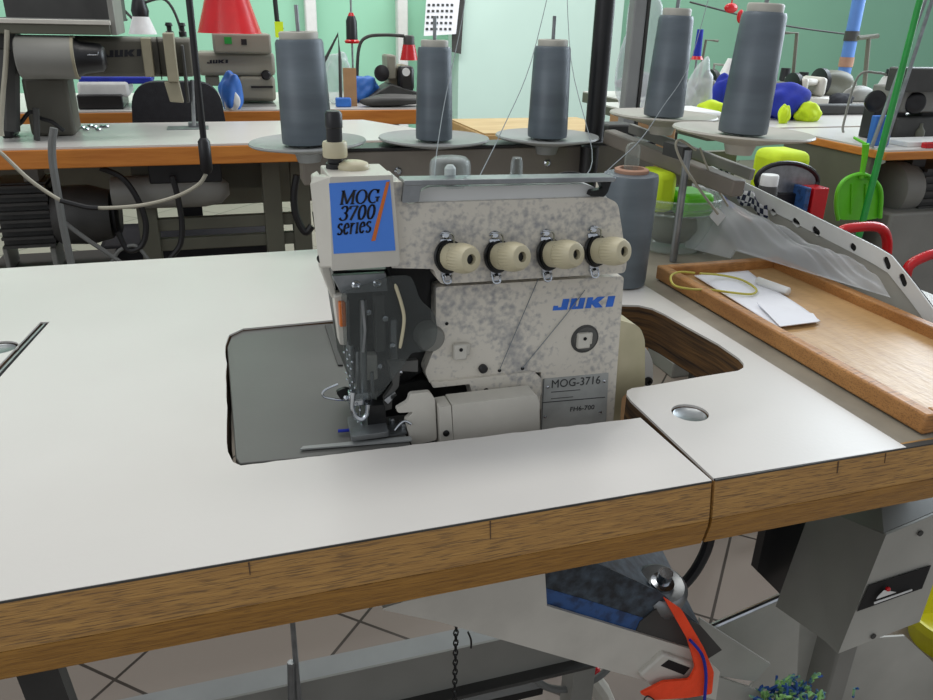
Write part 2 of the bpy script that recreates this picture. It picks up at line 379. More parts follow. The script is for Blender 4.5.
# ---------------------------------------------------------------- the sewing table
tb = thing('sewing_table', 'white laminate sewing table with a thick worn wooden front edge and machine cutout', 'table', (-.2, .27, 0))
XL, XR, YB = -1.5, .425, .548
kl = [P(225.5, 345, Z=0), P(225.5, 400, Z=0), P(228, 452, Z=0), P(233, 462, Z=0), P(241, 465.5, Z=0)]; kt = [P(229, 335, Z=0), P(243, 328.5, Z=0)]
def inward(pts, dz): return pts
jag = lambda p, k=.0006: (p[0]+random.uniform(-k, k), p[1]+random.uniform(-k, k))
cutL = [(-.003, .082)]                        # cutout outline, clockwise in plan from its front right corner
n = 40
for i in range(1, n): cutL.append(jag((-.003+(kl[4].x+.003)*i/n, .082+(kl[4].y-.082)*i/n), .0005))
cutL += [(v.x, v.y) for v in (kl[4], kl[3], kl[2])]
for i in range(1, 14): v = kl[2].lerp(kl[0], i/14); cutL.append(jag((v.x-.0003*math.sin(i), v.y), .0004))
cutL += [(kl[0].x, kl[0].y), (kt[0].x, kt[0].y), (kt[1].x, kt[1].y)]
cutL += [(-.18, .318), (-.005, .318)]
left = [(XL, 0), (-.001, 0)] + cutL + [(-.005, YB), (XL, YB)]
right = [(.0012, .0012), (.145, 0), (.145, YB), (-.0048, YB), (-.0048, .318), (.062, .302)] + [(v.x, v.y) for v in [P(a, b, Z=0) for a, b in ((639, 305.5), (652, 308.5), (664, 314), (686, 326.5), (718, 344), (739, 358.6), (743.5, 364), (743.5, 368), (738, 371), (703.6, 376.5), (653.6, 385.4), (632, 388.5), (627, 391), (626.5, 395), (631, 401))]]
ext = [(.1455, 0), (XR, 0), (XR, YB), (.1455, YB)]
def slab(outline, z0, z1, holes=()): return MB().prism([W(x, y, z0) for x, y in outline], (0, 0, z1-z0), [[W(v.x, v.y, z0) for v in h] for h in holes])
dc = P(690, 413, Z=0); ds = P(5, 347, Z=0)
hR = circ((dc.x, dc.y, 0), .0128); hL = circ((ds.x-.004, ds.y, 0), .0135)
a0, a1 = P(-30, 402, Z=0), P(45, 322, Z=0); sd = (a1-a0).normalized().cross(Vector((0, 0, 1)))*.0042
slot = [a0-sd, a1-sd*.9, a1+sd*.9, a0+sd*1.2]; slot = [Vector((v.x, v.y, 0)) for v in slot]
obj('laminate_top', slab(left, -.0015, 0, [hL, slot]), M['laminate'], tb)
obj('laminate_top', slab(right, -.0015, .0003, [hR]), M['laminate'], tb)
obj('laminate_top', slab(ext, -.0025, -.0008), M['worn_laminate'], tb)['label'] = 'dull bare strip of the table top'
obj('board', slab([(x, max(y, .006)) for x, y in left], -.040, -.0015, [hL, slot]), M['ply'], tb)
obj('board', slab([(x, max(y, .006)) for x, y in right], -.040, -.0015, [hR]), M['ply'], tb)
obj('board', slab([(x, max(y, .006)) for x, y in ext], -.040, -.0025), M['ply'], tb)
def edge(x0, x1, lift=0):
    pr = [(.006, -.0006), (.0008, -.0004), (.0, -.0012), (-.0035, -.024), (-.0035, -.0262)]
    mb = MB().prism([W(x0, y, z+lift) for y, z in pr+[(.006, -.0262)]], (x1-x0, 0, 0)); o1 = obj('edge_band', mb, M['edgeworn'], tb)
    o1['label'] = 'scratched upper half of the wooden edge'
    obj('laminate_edge', MB().box(x0, x1, -.0004, .004, T-.0014+lift, T-.0003+lift), M['darkgrey'], tb)
    for k in range(int((x1-x0)/.11)):
        xx = x0+.05+k*.11+random.uniform(-.04, .04); ww = random.uniform(.0006, .0016); h_ = random.uniform(.004, .012)
        if xx+ww > x1: continue
        obj('edge_nick', MB().prism([W(xx, -.0002, -.002+lift), W(xx+ww, -.0002, -.002+lift), W(xx+ww*.8, -.0002-.00015*h_/.001, -.002-h_+lift), W(xx+.0002, -.0002-.00015*h_/.001, -.002-h_+lift)], (0, -.0003, 0)), M['stain'], tb)
    pr = [(.006, -.0265), (-.0037, -.0265), (-.0034, -.031), (.0000, -.0455), (.006, -.0475)]
    o2 = obj('edge_band', MB().prism([W(x0, y, z+lift) for y, z in pr], (x1-x0, 0, 0)), M['edgegold'], tb); o2['label'] = 'golden lower half of the wooden edge'
edge(XL, -.001); edge(.0014, XR, .0004)
for h, c in ((hR, dc), (hL, ds+Vector((-.004, 0, 0)))):
    obj('socket_disc', MB().lathe([(.0127, -.012), (.0127, -.0035), (.0115, -.0015), (.0105, -.0022), (.001, -.0020)], (c.x, c.y, T)), M['steel'], tb, smooth=50)
obj('slot_channel', MB().prism([Vector((v.x, v.y, T-.006)) for v in slot], (0, 0, .003)), M['darkgrey'], tb)
m = MB()
m.prism([Vector((v.x, v.y, T-.003)) for v in (slot[0]+(slot[3]-slot[0])*.4, slot[1]+(slot[2]-slot[1])*.4, slot[1]+(slot[2]-slot[1])*.6, slot[0]+(slot[3]-slot[0])*.6)], (0, 0, .0022))
obj('slot_rail', m, M['steel'], tb)
# legs and frame
fr = MB().box(-1.42, -1.36, .06, .50, 0, .05).box(-1.42, -1.36, .24, .30, .05, T-.04); obj('leg', fr, M['greypaint'], tb, bevel=.003)
fr = MB().box(.37, .42, .10, .45, 0, .05).box(.39, .42, .21, .25, .05, T-.04); obj('leg', fr, M['greypaint'], tb, bevel=.003)

# ---------------------------------------------------------------- the overlock machine
FU, FY = .112, .124
mc = thing('overlock_machine', 'cream and grey overlock sewing machine with blue label set into the white table', 'sewing machine', W(-.12, .2, -.04))
z0 = -.05
# cloth plate and base
pa_, pb_, pc2, pd2, pe2 = [P(a, b, Z=-.0022) for a, b in ((227, 347), (235.5, 458), (239.5, 463.5), (232, 334.5), (246, 329.5))]
pl = [(pa_.x, pa_.y), (pb_.x, pb_.y), (pc2.x, pc2.y), (P(410, 440, Z=0).x, .088), (P(410, 440, Z=0).x, .125), (-.10, .135), (-.10, .30), (-.18, .316), (pe2.x, pe2.y), (pd2.x, pd2.y)]
obj('cloth_plate', slab(pl, -.006, -.0022), M['plate'], mc, bevel=.0008)
obj('machine_base', slab([(-.262, .0965), (-.19, .0955), (-.19, .130), (-.125, .135), (-.015, .135), (-.015, .30), (-.262, .30)], -.05, -.0065), M['darkmetal'], mc)
obj('plate_trim', MB().prism(px([(300, 449), (412, 440), (411, 436), (303, 446)], Z=-.0004), (0, 0, -.001)), M['discgrey'], mc)
ln = [P(325, 326, Z=-.0021), P(338, 366, Z=-.0021), P(343, 366, Z=-.0021), P(331, 325, Z=-.0021)]
obj('plate_hinge', MB().prism(ln, (0, 0, .0012)), M['darkgrey'], mc)
# upper block carrying the tensions
ub = rounded(px([(392, 268), (392, 182), (403, 182), (407, 204), (420, 203), (606, 197), (618, 203), (627, 262), (625, 273), (442, 284), (437, 279), (434, 269)], Y=FU), [0, .001, .001, .001, .001, .004, .004, .003, .003, .002, .002, .002])
obj('upper_housing', MB().prism(ub, (0, .036, 0)), M['castlight'], mc, bevel=.0016, seg=3)
# lower body
lb = px([(436, 286), (622, 274), (625, 279), (612, 425), (541, 434), (541, 372), (430, 384), (424, 378), (430, 352), (438, 340)], Y=FY)
lbw = px([(436, 287), (624, 276), (612, 440), (541, 446), (541, 372), (430, 384), (425, 372), (436, 344)], Y=FY)
obj('body_housing', MB().prism(rounded(lbw, [.002, .003, 0, 0, 0, .002, .002, .004]), (0, .12, 0)), M['castlight'], mc, bevel=.0012, seg=3)
obj('looper_casting', MB().prism(rounded(px([(431, 383), (534, 372), (541, 378), (541, 396), (474, 402), (470, 384), (433, 388)], Y=FY-.003), .0015), (0, .02, 0)), M['castlight'], mc, bevel=.001)
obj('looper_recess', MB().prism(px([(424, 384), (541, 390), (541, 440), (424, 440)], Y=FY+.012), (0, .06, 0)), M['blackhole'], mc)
obj('looper_casting', MB().prism(px([(472, 399), (541, 395), (541, 410), (472, 412)], Y=FY-.001), (0, .02, 0)), M['castlight'], mc, bevel=.001)
# hinged looper cover
lc = obj('looper_cover', MB().prism(rounded(px([(452, 405), (537, 395), (539.5, 402), (540, 442), (458, 452), (454, 446)], Y=.100), .0012), (0, .016, 0)), M['castclean'], mc, bevel=.001)
lc2 = obj('cover_hinge', MB().prism(rounded(px([(439, 407), (451, 405), (454, 450), (441, 450)], Y=.100), .001), (0, .014, 0)), M['castclean'], mc, bevel=.0006)
q = P(446, 433, Y=.1); obj('screw', MB().lathe([(.0022, 0), (.0022, .001), (.0012, .0016)], q, (0, -1, 0), 14), M['darkmetal'], lc2)
# side cover on the right
sc = rounded(px([(606, 322), (616, 319), (640, 326), (645, 340), (645, 386), (622, 396), (618, 450), (600, 450)], Y=.140), [0, .003, .008, .004, .002, .004, 0, 0], 7)
obj('side_cover', MB().prism(sc, (0, .13, 0)), M['coverbeige'], mc, bevel=.003, seg=3)
sc2 = rounded(px([(640, 343), (648, 350), (653, 362), (653, 384), (640, 388)], Y=.19), .004)
o = obj('pulley_cover', MB().prism(sc2, (0, .05, 0)), M['white'], mc, bevel=.001)
q = P(647.5, 381, Y=.19); obj('screw', MB().lathe([(.004, 0), (.004, .002), (.002, .002), (.002, .0005)], q, (0, -1, 0), 14), M['darkmetal'], o)
# front head box with label
LY = .108
obj('rear_housing', MB().box(-.135, -.01, .148, .235, T-.03, T+.125), M['castclean'], mc, bevel=.008, seg=3)
top_z = (P(330, 177, Y=LY)).z; hb = px([(329.5, 177), (393, 175), (400, 262), (398, 266), (332, 271)], Y=LY)
mb = MB(); fq = hb; xl, xr = fq[0].x, fq[1].x
mb.prism(rounded(fq, [.001, .001, .001, .002, .001]), (0, .037, 0)); obj('head_housing', mb, M['castclean'], mc, bevel=.0012, seg=3)
# chamfered left flank
fl = [fq[0]+Vector((.0005, .002, -.0006)), fq[4]+Vector((.0005, .002, .001)), P(318.5, 268, Y=.124), P(309.5, 184, Y=.124), P(313, 176, Y=.126)]
obj('head_flank', MB().prism(fl, (.006, .006, 0)), M['castclean'], mc, bevel=.001)
fl = px([(313, 178), (320, 174), (330, 270), (337, 298), (332, 299), (321, 272)], Y=.130)
obj('head_flank', MB().prism(fl, (0, .012, 0)), M['castclean'], mc, bevel=.001)
hp = px([(317, 208), (322, 212), (326, 262), (322, 265)], Y=.1265)
obj('side_lever', MB().prism(hp, (.002, .003, 0)), M['steel'], mc)
obj('side_lever', MB().prism(px([(312, 212), (317, 212), (319, 230), (315, 232)], Y=.1285), (.002, .004, 0)), M['black'], mc)
q = P(323, 258, Y=.124); obj('screw', MB().lathe([(.0025, 0), (.0025, .003)], q, (-.7, -.7, 0), 12), M['darkmetal'], mc)
# label
lbq = px([(328.9, 183.4), (389.8, 180), (395.5, 250.5), (333.8, 253.8)], Y=LY-.0003)
label = obj('label_sticker', MB().prism(lbq, (0, .0003, 0)), M['blue'], mc)
def quadY(bl, br, tl, Y): return [P(*bl, Y=Y), P(*br, Y=Y), P(*tl, Y=Y)]
TY = LY-.0003
nib_text('MOG', 'label_writing', quadY((340, 204.5), (379, 202.5), (339, 191), TY), M['inkblack'], label)
nib_text('3700', 'label_writing', quadY((339, 220.5), (375, 218.5), (338, 206.5), TY), M['inkblack'], label)
nib_text('series', 'label_writing', quadY((336.5, 235), (371, 232), (335.5, 219), TY), M['inkblack'], label, pen=.17)
obj('label_stripe', MB().prism(px([(386.3, 182), (389.6, 181.5), (375.3, 240.5), (371.3, 241)], Y=TY), (0, -.0003, 0)), M['orange'], label)
# post, cap and oil window on top of the head
b0 = P(335.5, 163, Y=.135)
kp = obj('presser_post', MB().lathe([(.0058, -.012), (.0058, .0), (.0046, .0005), (.0046, .020), (.0050, .0205), (.0050, .028), (.004, .0295), (.001, .030)], b0, seg=24), M['black'], mc)
obj('post_collar', MB().lathe([(.0068, .0035), (.0072, .0045), (.0072, .0115), (.0066, .0125), (.0045, .0125)], b0, seg=32, capa=True), M['cream'], mc, smooth=50)
b1 = P(353, 167.5, Z=top_z-T+.0005)
obj('oil_cap', MB().lathe([(.0095, -.001), (.0098, .001), (.0088, .0028), (.006, .0038), (.001, .004)], b1, seg=28), M['cream'], mc, smooth=60)
# inner white cover and thread channel on top
iv = rounded(px([(412, 208), (419, 192), (428, 187), (584, 184), (597, 188), (608, 198), (606, 206)], Y=FU+.003), .002)
obj('top_cover', MB().prism(iv, (0, .03, 0)), M['white'], mc, bevel=.0012)
ch = px([(404, 180.5), (614, 177), (617, 178.5), (614, 182), (404, 186)], Y=FU-.004)
co = obj('thread_channel', MB().prism(ch, (0, .014, 0)), M['steel'], mc, bevel=.0005)
obj('channel_foot', MB().prism(rounded(px([(404, 184), (431, 184), (421, 188.5), (419, 202), (402, 203)], Y=FU-.0035), .001), (0, .0055, 0)), M['steel'], co, bevel=.0004)
obj('channel_foot', MB().prism(rounded(px([(600, 181), (612, 180), (608, 192), (604, 197), (590, 196), (592, 191), (603, 189)], Y=FU-.0035), .0008), (0, .0055, 0)), M['darkmetal'], co)
# clear oil domes
d1 = P(450, 181.5, Y=FU+.014)
obj('oil_dome', MB().lathe([(.0125, -.002), (.0125, .010), (.0118, .0125), (.0098, .0145), (.005, .0153), (.0003, .0155)], d1, seg=32), M['clear'], mc, smooth=60, solid=.0012)
obj('dome_core', MB().lathe([(.0035, 0), (.0035, .008), (.002, .010), (.0003, .0102)], d1, seg=16), M['white'], mc)
d2 = P(516, 181, Y=FU+.012)
obj('oil_dome', MB().lathe([(.0075, 0), (.0072, .002), (.0040, .0028), (.0036, .012), (.0028, .0145), (.0003, .015)], d2, seg=28), M['clear'], mc, smooth=60, solid=.0008)
d3 = P(568, 181, Y=FU+.02)
obj('wire_guide', MB().tube([d3+Vector((.013*math.cos(math.pi*i/10), 0, .0055*math.sin(math.pi*i/10))) for i in range(11)], .0007), M['darkmetal'], mc)
# four tension knobs
for i, (rr, ff) in enumerate((((447, 256), (471.5, 259.5)), ((496, 256), (522.5, 257)), ((547, 254), (577, 254.5)), ((594, 250.5), (624.5, 251.5)))):
    A = P(*rr, Y=FU); B = P(*ff, Y=FU-.0235); ax = (B-A).normalized(); L = (B-A).length
    k = obj('tension_knob', MB().lathe([(.0075, .0035), (.0083, .004), (.0085, L*.45), (.0078, L*.47)], A, ax, 36), M['cream'], mc, smooth=50)
    obj('knob_cap', MB().lathe([(.0080, L*.47), (.0089, L*.49), (.0090, L*.70), (.0081, L*.90), (.0070, L*.985), (.0062, L), (.0032, L), (.0030, L*.8), (.0003, L*.8)], A, ax, 56, flute=.022, fr=(1, 3)), M['cream'], k, smooth=28)
    obj('spindle_hole', MB().lathe([(.0026, L*.79), (.0028, L*.90)], A, ax, 16), M['darkmetal'], k)
    obj('tension_disc', MB().lathe([(.007, -.001), (.0102, .0005), (.0108, .0018), (.0102, .0028), (.0092, .0030), (.0098, .0042), (.007, .0046)], A, ax, 40), M['darkmetal'], k, smooth=45)
    # thread guide above and below
    g = P(rr[0]-2, rr[1]-19, Y=FU)
    gm = MB().prism(rounded([g+Vector((-.0035, -.0012, -.001)), g+Vector((.0040, -.0012, -.0015)), g+Vector((.0055, -.0035, -.008)), g+Vector((-.0020, -.0035, -.008))], .001), (0, .0008, .0003))
    gm.lathe([(.0026, -.001), (.0026, .0012), (.0018, .002)], g+Vector((0, -.001, .0018)), (0, -1, 0.2), 14)
    gm.tube(bez([g+Vector((-.003, 0, .001)), g+Vector((-.003, -.004, .004)), g+Vector((.003, -.005, .003)), g+Vector((.005, -.003, -.003))], 4), .0006, 6)
    obj('thread_guide', gm, M['chrome'], mc)
    g = P(rr[0]-1, rr[1]+20, Y=FU)
    gm = MB().lathe([(.0028, 0), (.0028, .002), (.002, .0035)], g, (0, -1, -.2), 14).box(g.x-.0035, g.x+.003, g.y-.002, g.y+.002, g.z, g.z+.006)
    gm.tube(bez([g+Vector((-.003, -.002, .002)), g+Vector((-.002, -.004, -.003)), g+Vector((.002, -.004, -.003)), g+Vector((.003, -.002, .001))], 4), .0006, 6)
    obj('thread_guide', gm, M['chrome'], mc)
# details of the lower face
fc = FY
poly_text(block_logo(), 'maker_logo', quadY((552.5, 310.5), (612.5, 306.5), (555, 299.5), fc), M['logoblue'], mc)
def thread_eye(cx, cy, s=1, recess=False):
    g = P(cx, cy, Y=fc)
    if recess:
        obj('round_recess', MB().lathe([(.0105, 0), (.0105, .0005), (.0095, .0008)], g+Vector((.002, 0, 0)), (0, -1, 0), 28), M['darkgrey'], mc)
        obj('round_recess', MB().lathe([(.0088, .0007), (.0086, .0010)], g+Vector((.0024, 0, 0)), (0, -1, 0), 28), M['plate'], mc)
    e = MB().box(g.x-.0048, g.x+.0048, g.y-.0045, g.y, g.z-.0058, g.z+.0055).box(g.x+.003, g.x+.0072, g.y-.0025, g.y, g.z-.004, g.z+.005)
    o = obj('thread_eyelet', e, M['castclean'], mc, bevel=.0012)
    obj('eyelet_hole', MB().lathe([(.0013, 0), (.0013, .0003)], g+Vector((0, -.0046, .002)), (0, -1, 0), 12), M['blackhole'], o)
thread_eye(459, 350); thread_eye(582, 339, recess=True)
for cx, cy, r in ((446.7, 323.7, .0012), (486, 390.5, .0019), (499.5, 370.5, .0013), (522.5, 368.5, .0013)):
    g = P(cx, cy, Y=fc-(.003 if cy > 372 else 0)); obj('small_hole', MB().lathe([(r, -.001), (r, .0002)], g, (0, -1, 0), 14), M['blackhole'], mc)
g = P(482.5, 368, Y=fc); obj('rubber_plug', MB().lathe([(.0031, 0), (.0031, .0025), (.0022, .0032)], g, (0, -1, 0), 18), M['black'], mc)
# model plate
mpq = px([(543, 379), (608.5, 373), (606, 424), (540.5, 432)], Y=fc-.0006)
mpl = obj('model_plate', MB().prism(mpq, (0, .0006, 0)), M['plateplate'], mc)
text('MOG-3716', 'plate_writing', quadY((551.5, 388), (600, 383.5), (552, 380), fc-.0006), M['inkgrey'], mpl)
text('FH6-700', 'plate_writing', quadY((570, 411.5), (594, 409), (570.5, 407), fc-.0006), M['inkgrey'], mpl)
mb = MB()
for p0, p1, t in (((542, 403), (605, 397.5), .0003), ((551, 392.5), (580, 390), .00025), ((551, 399), (573, 397), .0002)):
    A, B = P(*p0, Y=fc-.0006), P(*p1, Y=fc-.0006); mb.prism([A, B, B+Vector((0, 0, t*2)), A+Vector((0, 0, t*2))], (0, -.0002, 0))
A, B = P(543.5, 379, Y=fc-.0006), P(541, 431, Y=fc-.0006); mb.prism([A, B, B+Vector((.0005, 0, 0)), A+Vector((.0005, 0, 0))], (0, -.0002, 0))
obj('plate_rules', mb, M['inkgrey'], mpl)
for p in ((547.5, 387), (604, 381), (545, 417), (600, 412)):
    obj('rivet', MB().lathe([(.0013, 0), (.0012, .0006), (.0005, .001)], P(*p, Y=fc-.0006), (0, -1, 0), 12), M['chrome'], mpl)
# dark needle head under the head box
nh = px([(333, 271), (437, 268), (437, 290), (430, 352), (423, 372), (402, 385), (370, 395), (350, 380), (342, 330)], Y=.136)
obj('needle_housing', MB().prism(nh, (0, .055, 0)), M['darkmetal'], mc, bevel=.001)
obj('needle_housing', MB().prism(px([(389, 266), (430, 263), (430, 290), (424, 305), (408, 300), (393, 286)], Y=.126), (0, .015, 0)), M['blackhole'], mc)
bk = MB().prism(px([(332, 276), (386, 273), (388, 291), (341, 294)], Y=.118), (0, .004, 0)); bk = obj('guard_bracket', bk, M['steel'], mc, bevel=.0005)
for p in ((356, 284.5), (377, 283)):
    obj('screw', MB().lathe([(.0029, 0), (.0028, .0012), (.0018, .0022), (.0009, .0012)], P(*p, Y=.118), (0, -1, 0), 16), M['chrome'], bk)
gs = rounded(px([(341, 293), (392, 276), (412, 276), (420, 300), (434, 312), (438, 330), (435, 345), (424, 352), (412, 352), (403, 366), (378, 398), (352, 402), (345, 360)], Y=.113), .004)
obj('eye_guard', MB().prism(gs, (0, .0015, 0)), M['smoke'], mc)
lv = bez([P(395, 284, Y=.1115), P(402, 306, Y=.1115), P(404, 322, Y=.1115), P(400, 348, Y=.1115)], 5)
obj('guard_rib', MB().tube(lv, [.0005]+[.0011]*(len(lv)-2)+[.0008]), M['cream'], mc)
obj('guard_rib', MB().tube(px([(362, 300), (365, 330), (363, 352)], Y=.1125), .0010), M['steel'], mc)
obj('knuckle', MB().lathe([(.0095, 0), (.0095, .010), (.008, .0125), (.002, .014)], P(427, 333, Y=.134), (0, -1, 0), 28), M['greypaint'], mc)
obj('oil_gauge', MB().box(P(338.5, 310, Y=.124).x, P(345, 310, Y=.124).x, .120, .125, P(340, 325, Y=.124).z, P(340, 301, Y=.124).z), M['orange'], mc, bevel=.0006)
obj('gauge_plate', MB().prism(px([(334, 296), (347, 294), (347, 346), (340, 345)], Y=.126), (0, .012, 0)), M['castclean'], mc, bevel=.0008)
for a, b, c, d, yy, mm in ((345, 300, 352, 372, .1305, 'steel'), (374, 296, 386, 352, .1300, 'plate'), (390, 320, 398, 372, .1320, 'steel'), (356, 352, 362, 398, .128, 'steel'), (366, 356, 378, 380, .127, 'castclean')):
    A = P(a, b, Y=yy); B = P(c, d, Y=yy); obj('guide_bracket', MB().box(A.x, B.x, yy, yy+.008, B.z, A.z), M[mm], mc, bevel=.0012)
for a, b in ((385, 318), (368, 312), (380, 366), (352, 380), (392, 345), (399, 372)):
    obj('screw', MB().lathe([(.0022, 0), (.0020, .0016), (.001, .002)], P(a, b, Y=.1275), (0, -1, 0), 12), M['chrome'], mc)
# needle bar, clamp, needles, foot and looper bits
for xx, ty, by, r in ((351, 345, 402, .0016), (363, 300, 396, .0022), (372, 372, 405, .0012)):
    obj('needle_bar', MB().tube([P(xx, ty, Y=.122), P(xx+1, by, Y=.122)], r, 12), M['steel'], mc)
nc = MB(); q = P(357, 396, Y=.120); nc.box(q.x-.006, q.x+.007, .115, .123, q.z-.005, q.z+.004).lathe([(.002, 0), (.002, .003)], q+Vector((-.006, -.001, 0)), (-1, -.3, 0), 12)
obj('needle_clamp', nc, M['chrome'], mc, bevel=.0008)
for xx in (360, 366, 371):
    obj('needle', MB().tube([P(xx, 392, Y=.117), P(xx, 424, Y=.117)], [.0007, .0004], 8), M['chrome'], mc)
ft = MB(); ft.tube(bez(px([(353, 392), (352, 408), (356, 417), (362, 419), (367, 414), (368, 404)], Y=.110), 5), .0016, 10)
obj('presser_foot', ft, M['chrome'], mc)
q = P(362, 424, Z=.004); obj('presser_foot', MB().prism(rounded([W(q.x-.010, .098, .002), W(q.x+.014, .098, .002), W(q.x+.016, .125, .002), W(q.x-.008, .125, .002)], .002), (0, 0, .0035)), M['steel'], mc, bevel=.0008)
q = P(385, 407, Y=.112); obj('foot_holder', MB().prism(rounded(px([(367, 406), (385, 405), (387, 425), (368, 428)], Y=.110), .0008), (0, .008, 0)), M['darkmetal'], mc, bevel=.0006)
hk = rounded(px([(336, 392), (345, 388), (352, 390), (350, 400), (340, 399)], Y=.125), .002)
obj('chain_finger', MB().prism(hk, (0, .003, 0)), M['darkmetal'], mc)
obj('chain_finger', MB().tube(bez(px([(347, 400), (332, 399), (323, 396), (325, 390), (338, 384)], Y=.1245), 5), .0008, 8), M['chrome'], mc)
q = P(342, 430, Z=-.001); obj('blue_wire', MB().tube([P(338, 431, Z=0), P(346, 430.5, Z=0), P(356, 429, Z=0)], .0011, 8), M['royal'], mc)
fp = px([(358, 432), (404, 424), (407, 434), (372, 439)], Z=-.0018); obj('needle_plate', MB().prism(fp, (0, 0, .0014)), M['steel'], mc)
dk = px([(378, 392), (400, 385), (422, 380), (436, 384), (436, 400), (404, 416), (404, 428), (372, 428)], Y=.132)
obj('looper_housing', MB().prism(dk, (0, .04, 0)), M['darkmetal'], mc)
al = rounded(px([(388, 362), (418, 360), (418, 372), (400, 371), (399, 386), (392, 396), (392, 409), (385, 411), (384, 398), (393, 385)], Y=.118), .0008)
obj('cutter_arm', MB().prism(al, (0, .004, 0)), M['plate'], mc, bevel=.0006)
al = rounded(px([(384, 400), (395, 392), (397, 395), (388, 404)], Y=.1165), .0004); obj('cutter_blade', MB().prism(al, (0, .0015, 0)), M['chrome'], mc)
al = rounded(px([(396, 409), (408, 402), (410, 394), (430, 392), (435, 399), (437, 440), (412, 446), (405, 420), (414, 412), (398, 413)], Y=.105), .002)
ck = obj('cloth_guard', MB().prism(al, (0, .004, 0)), M['castclean'], mc, bevel=.0008)
for p in ((386, 432), (382, 418), (404, 426), (392, 421)):
    q = P(*p, Z=.001); obj('set_screw', MB().lathe([(.0022, -.002), (.0022, .0012), (.0012, .002)], q, (0, 0, 1), 12), M['steel'], mc)
lt = MB(); lt.tube(bez(px([(395, 430), (400, 424), (405, 421), (411, 424)], Y=.104), 4), .0009, 8); obj('looper_thread_guide', lt, M['chrome'], mc)
# chain-like thread take-up
pts = px([(345, 350), (350, 362), (348, 376), (353, 388), (352, 398), (358, 410), (360, 424)], Y=.112)
mb = MB()
for i, p in enumerate(bez(pts, 4)): mb.sphere(p+Vector((.0012*(-1)**i, 0, 0)), .0009, sub=1)
obj('take_up_chain', mb, M['chrome'], mc)
# machine underside and black gap
obj('oil_pan', MB().box(-.24, -.02, .11, .29, T-.12, T-.05), M['darkgrey'], mc, bevel=.006)

# ---------------------------------------------------------------- threads going up to the guide above the picture
grp = 'threads running up from the machine'
for lab, pts in (('thin grey thread rising steeply above the small clear dome', [P(478.6, 178, Y=.13), P(504, 126, Y=.25), P(531, 62, Y=.36), P(556, -40, Y=.46)]),
                 ('thin grey thread rising beside the big clear dome', [P(434, 182, Y=.13), P(437, 150, Y=.18), P(446, 95, Y=.3), P(462, 20, Y=.42), P(470, -40, Y=.48)]),
                 ('thin grey thread crossing in front of the fourth cone', [P(602, 180, Y=.13), P(608, 170, Y=.16), P(640, 140, Y=.22), P(662, 108, Y=.28), P(690, 62, Y=.36), P(716, -30, Y=.45)]),
                 ('thin grey thread rising right of the small dome', [P(582, 180, Y=.13), P(592, 150, Y=.2), P(571, 60, Y=.34), P(566, -40, Y=.45)])):
    tag(obj('thread', MB().tube(bez(pts, 5), .00035, 6), M['threadm']), lab, 'thread', grp)
for lab, pts in (('thread slanting down across the cream face to its left hole', [(540, 275), (499.5, 370)]), ('thread slanting down to the right hole of the cream face', [(585, 290), (566, 315), (522.5, 368)])):
    tag(obj('thread', MB().tube(px(pts, Y=FY-.0012), .0003, 6), M['threadm']), lab, 'thread', 'threads across the machine face')

# ---------------------------------------------------------------- thread stand with cones
st = thing('thread_stand', 'grey metal thread stand with crossbeam and five round cone plates behind the machine', 'thread stand', W(.224, .62, -.75))
A, B = P(302, 153, Y=.62), P(302, 186, Y=.62); C_ = P(655, 160, Y=.62)
obj('crossbeam', MB().box(A.x, C_.x, .62, .66, B.z, A.z), M['standgrey'], st, bevel=.002)
obj('crossbeam', MB().box(A.x, C_.x, .618, .664, A.z, A.z+.004), M['black'], st, bevel=.001)
for p in ((398, 171), (547, 163)):
    obj('bolt', MB().lathe([(.005, 0), (.005, .002), (.003, .004), (.003, .002)], P(*p, Y=.62), (0, -1, 0), 16), M['chrome'], st)
a1, a2 = P(618, 128, Y=.62), P(800, 205, Y=.40)
ax0, ax1 = P(610, 122, Y=.60), P(742, 168, Y=.37)
obj('side_arm', MB().bar(ax0+Vector((0, 0, -.018)), ax1+Vector((0, 0, -.022)), .018, .018), M['standgrey'], st, bevel=.002)
obj('side_arm', MB().bar(ax0+Vector((.03, 0, -.008)), ax1+Vector((.03, .02, -.012)), .006, .012), M['greypaint'], st, bevel=.001)
pole = MB().tube([Vector((.2, .6, 0)), Vector((.2, .6, T+.10))], .012, 16); obj('pole', pole, M['black'], st)
q0, q1 = P(594, 134, Y=.64), P(608, -60, Y=.64)
obj('pole', MB().tube([Vector((q0.x, .64, q0.z-.03)), Vector((q0.x, .64, q1.z+.05))], .0125, 20), M['black'], st)['label'] = 'thick black upright'
pf = P(673, 261, Z=0); pt = P(685, 150, Y=pf.y)
obj('thin_post', MB().tube([Vector((pf.x, pf.y, T)), Vector((pf.x, pf.y, pt.z))], .0042, 14), M['steel'], st)
obj('thin_post', MB().bar(Vector((pf.x, pf.y, pt.z-.004)), Vector((pf.x+.0, pf.y+.04, pt.z-.004)), .012, .014), M['darkgrey'], st)
pf0 = MB().box(.2-.05, .2+.05, .55, .66, 0, .012); obj('foot', pf0, M['black'], st, bevel=.003)
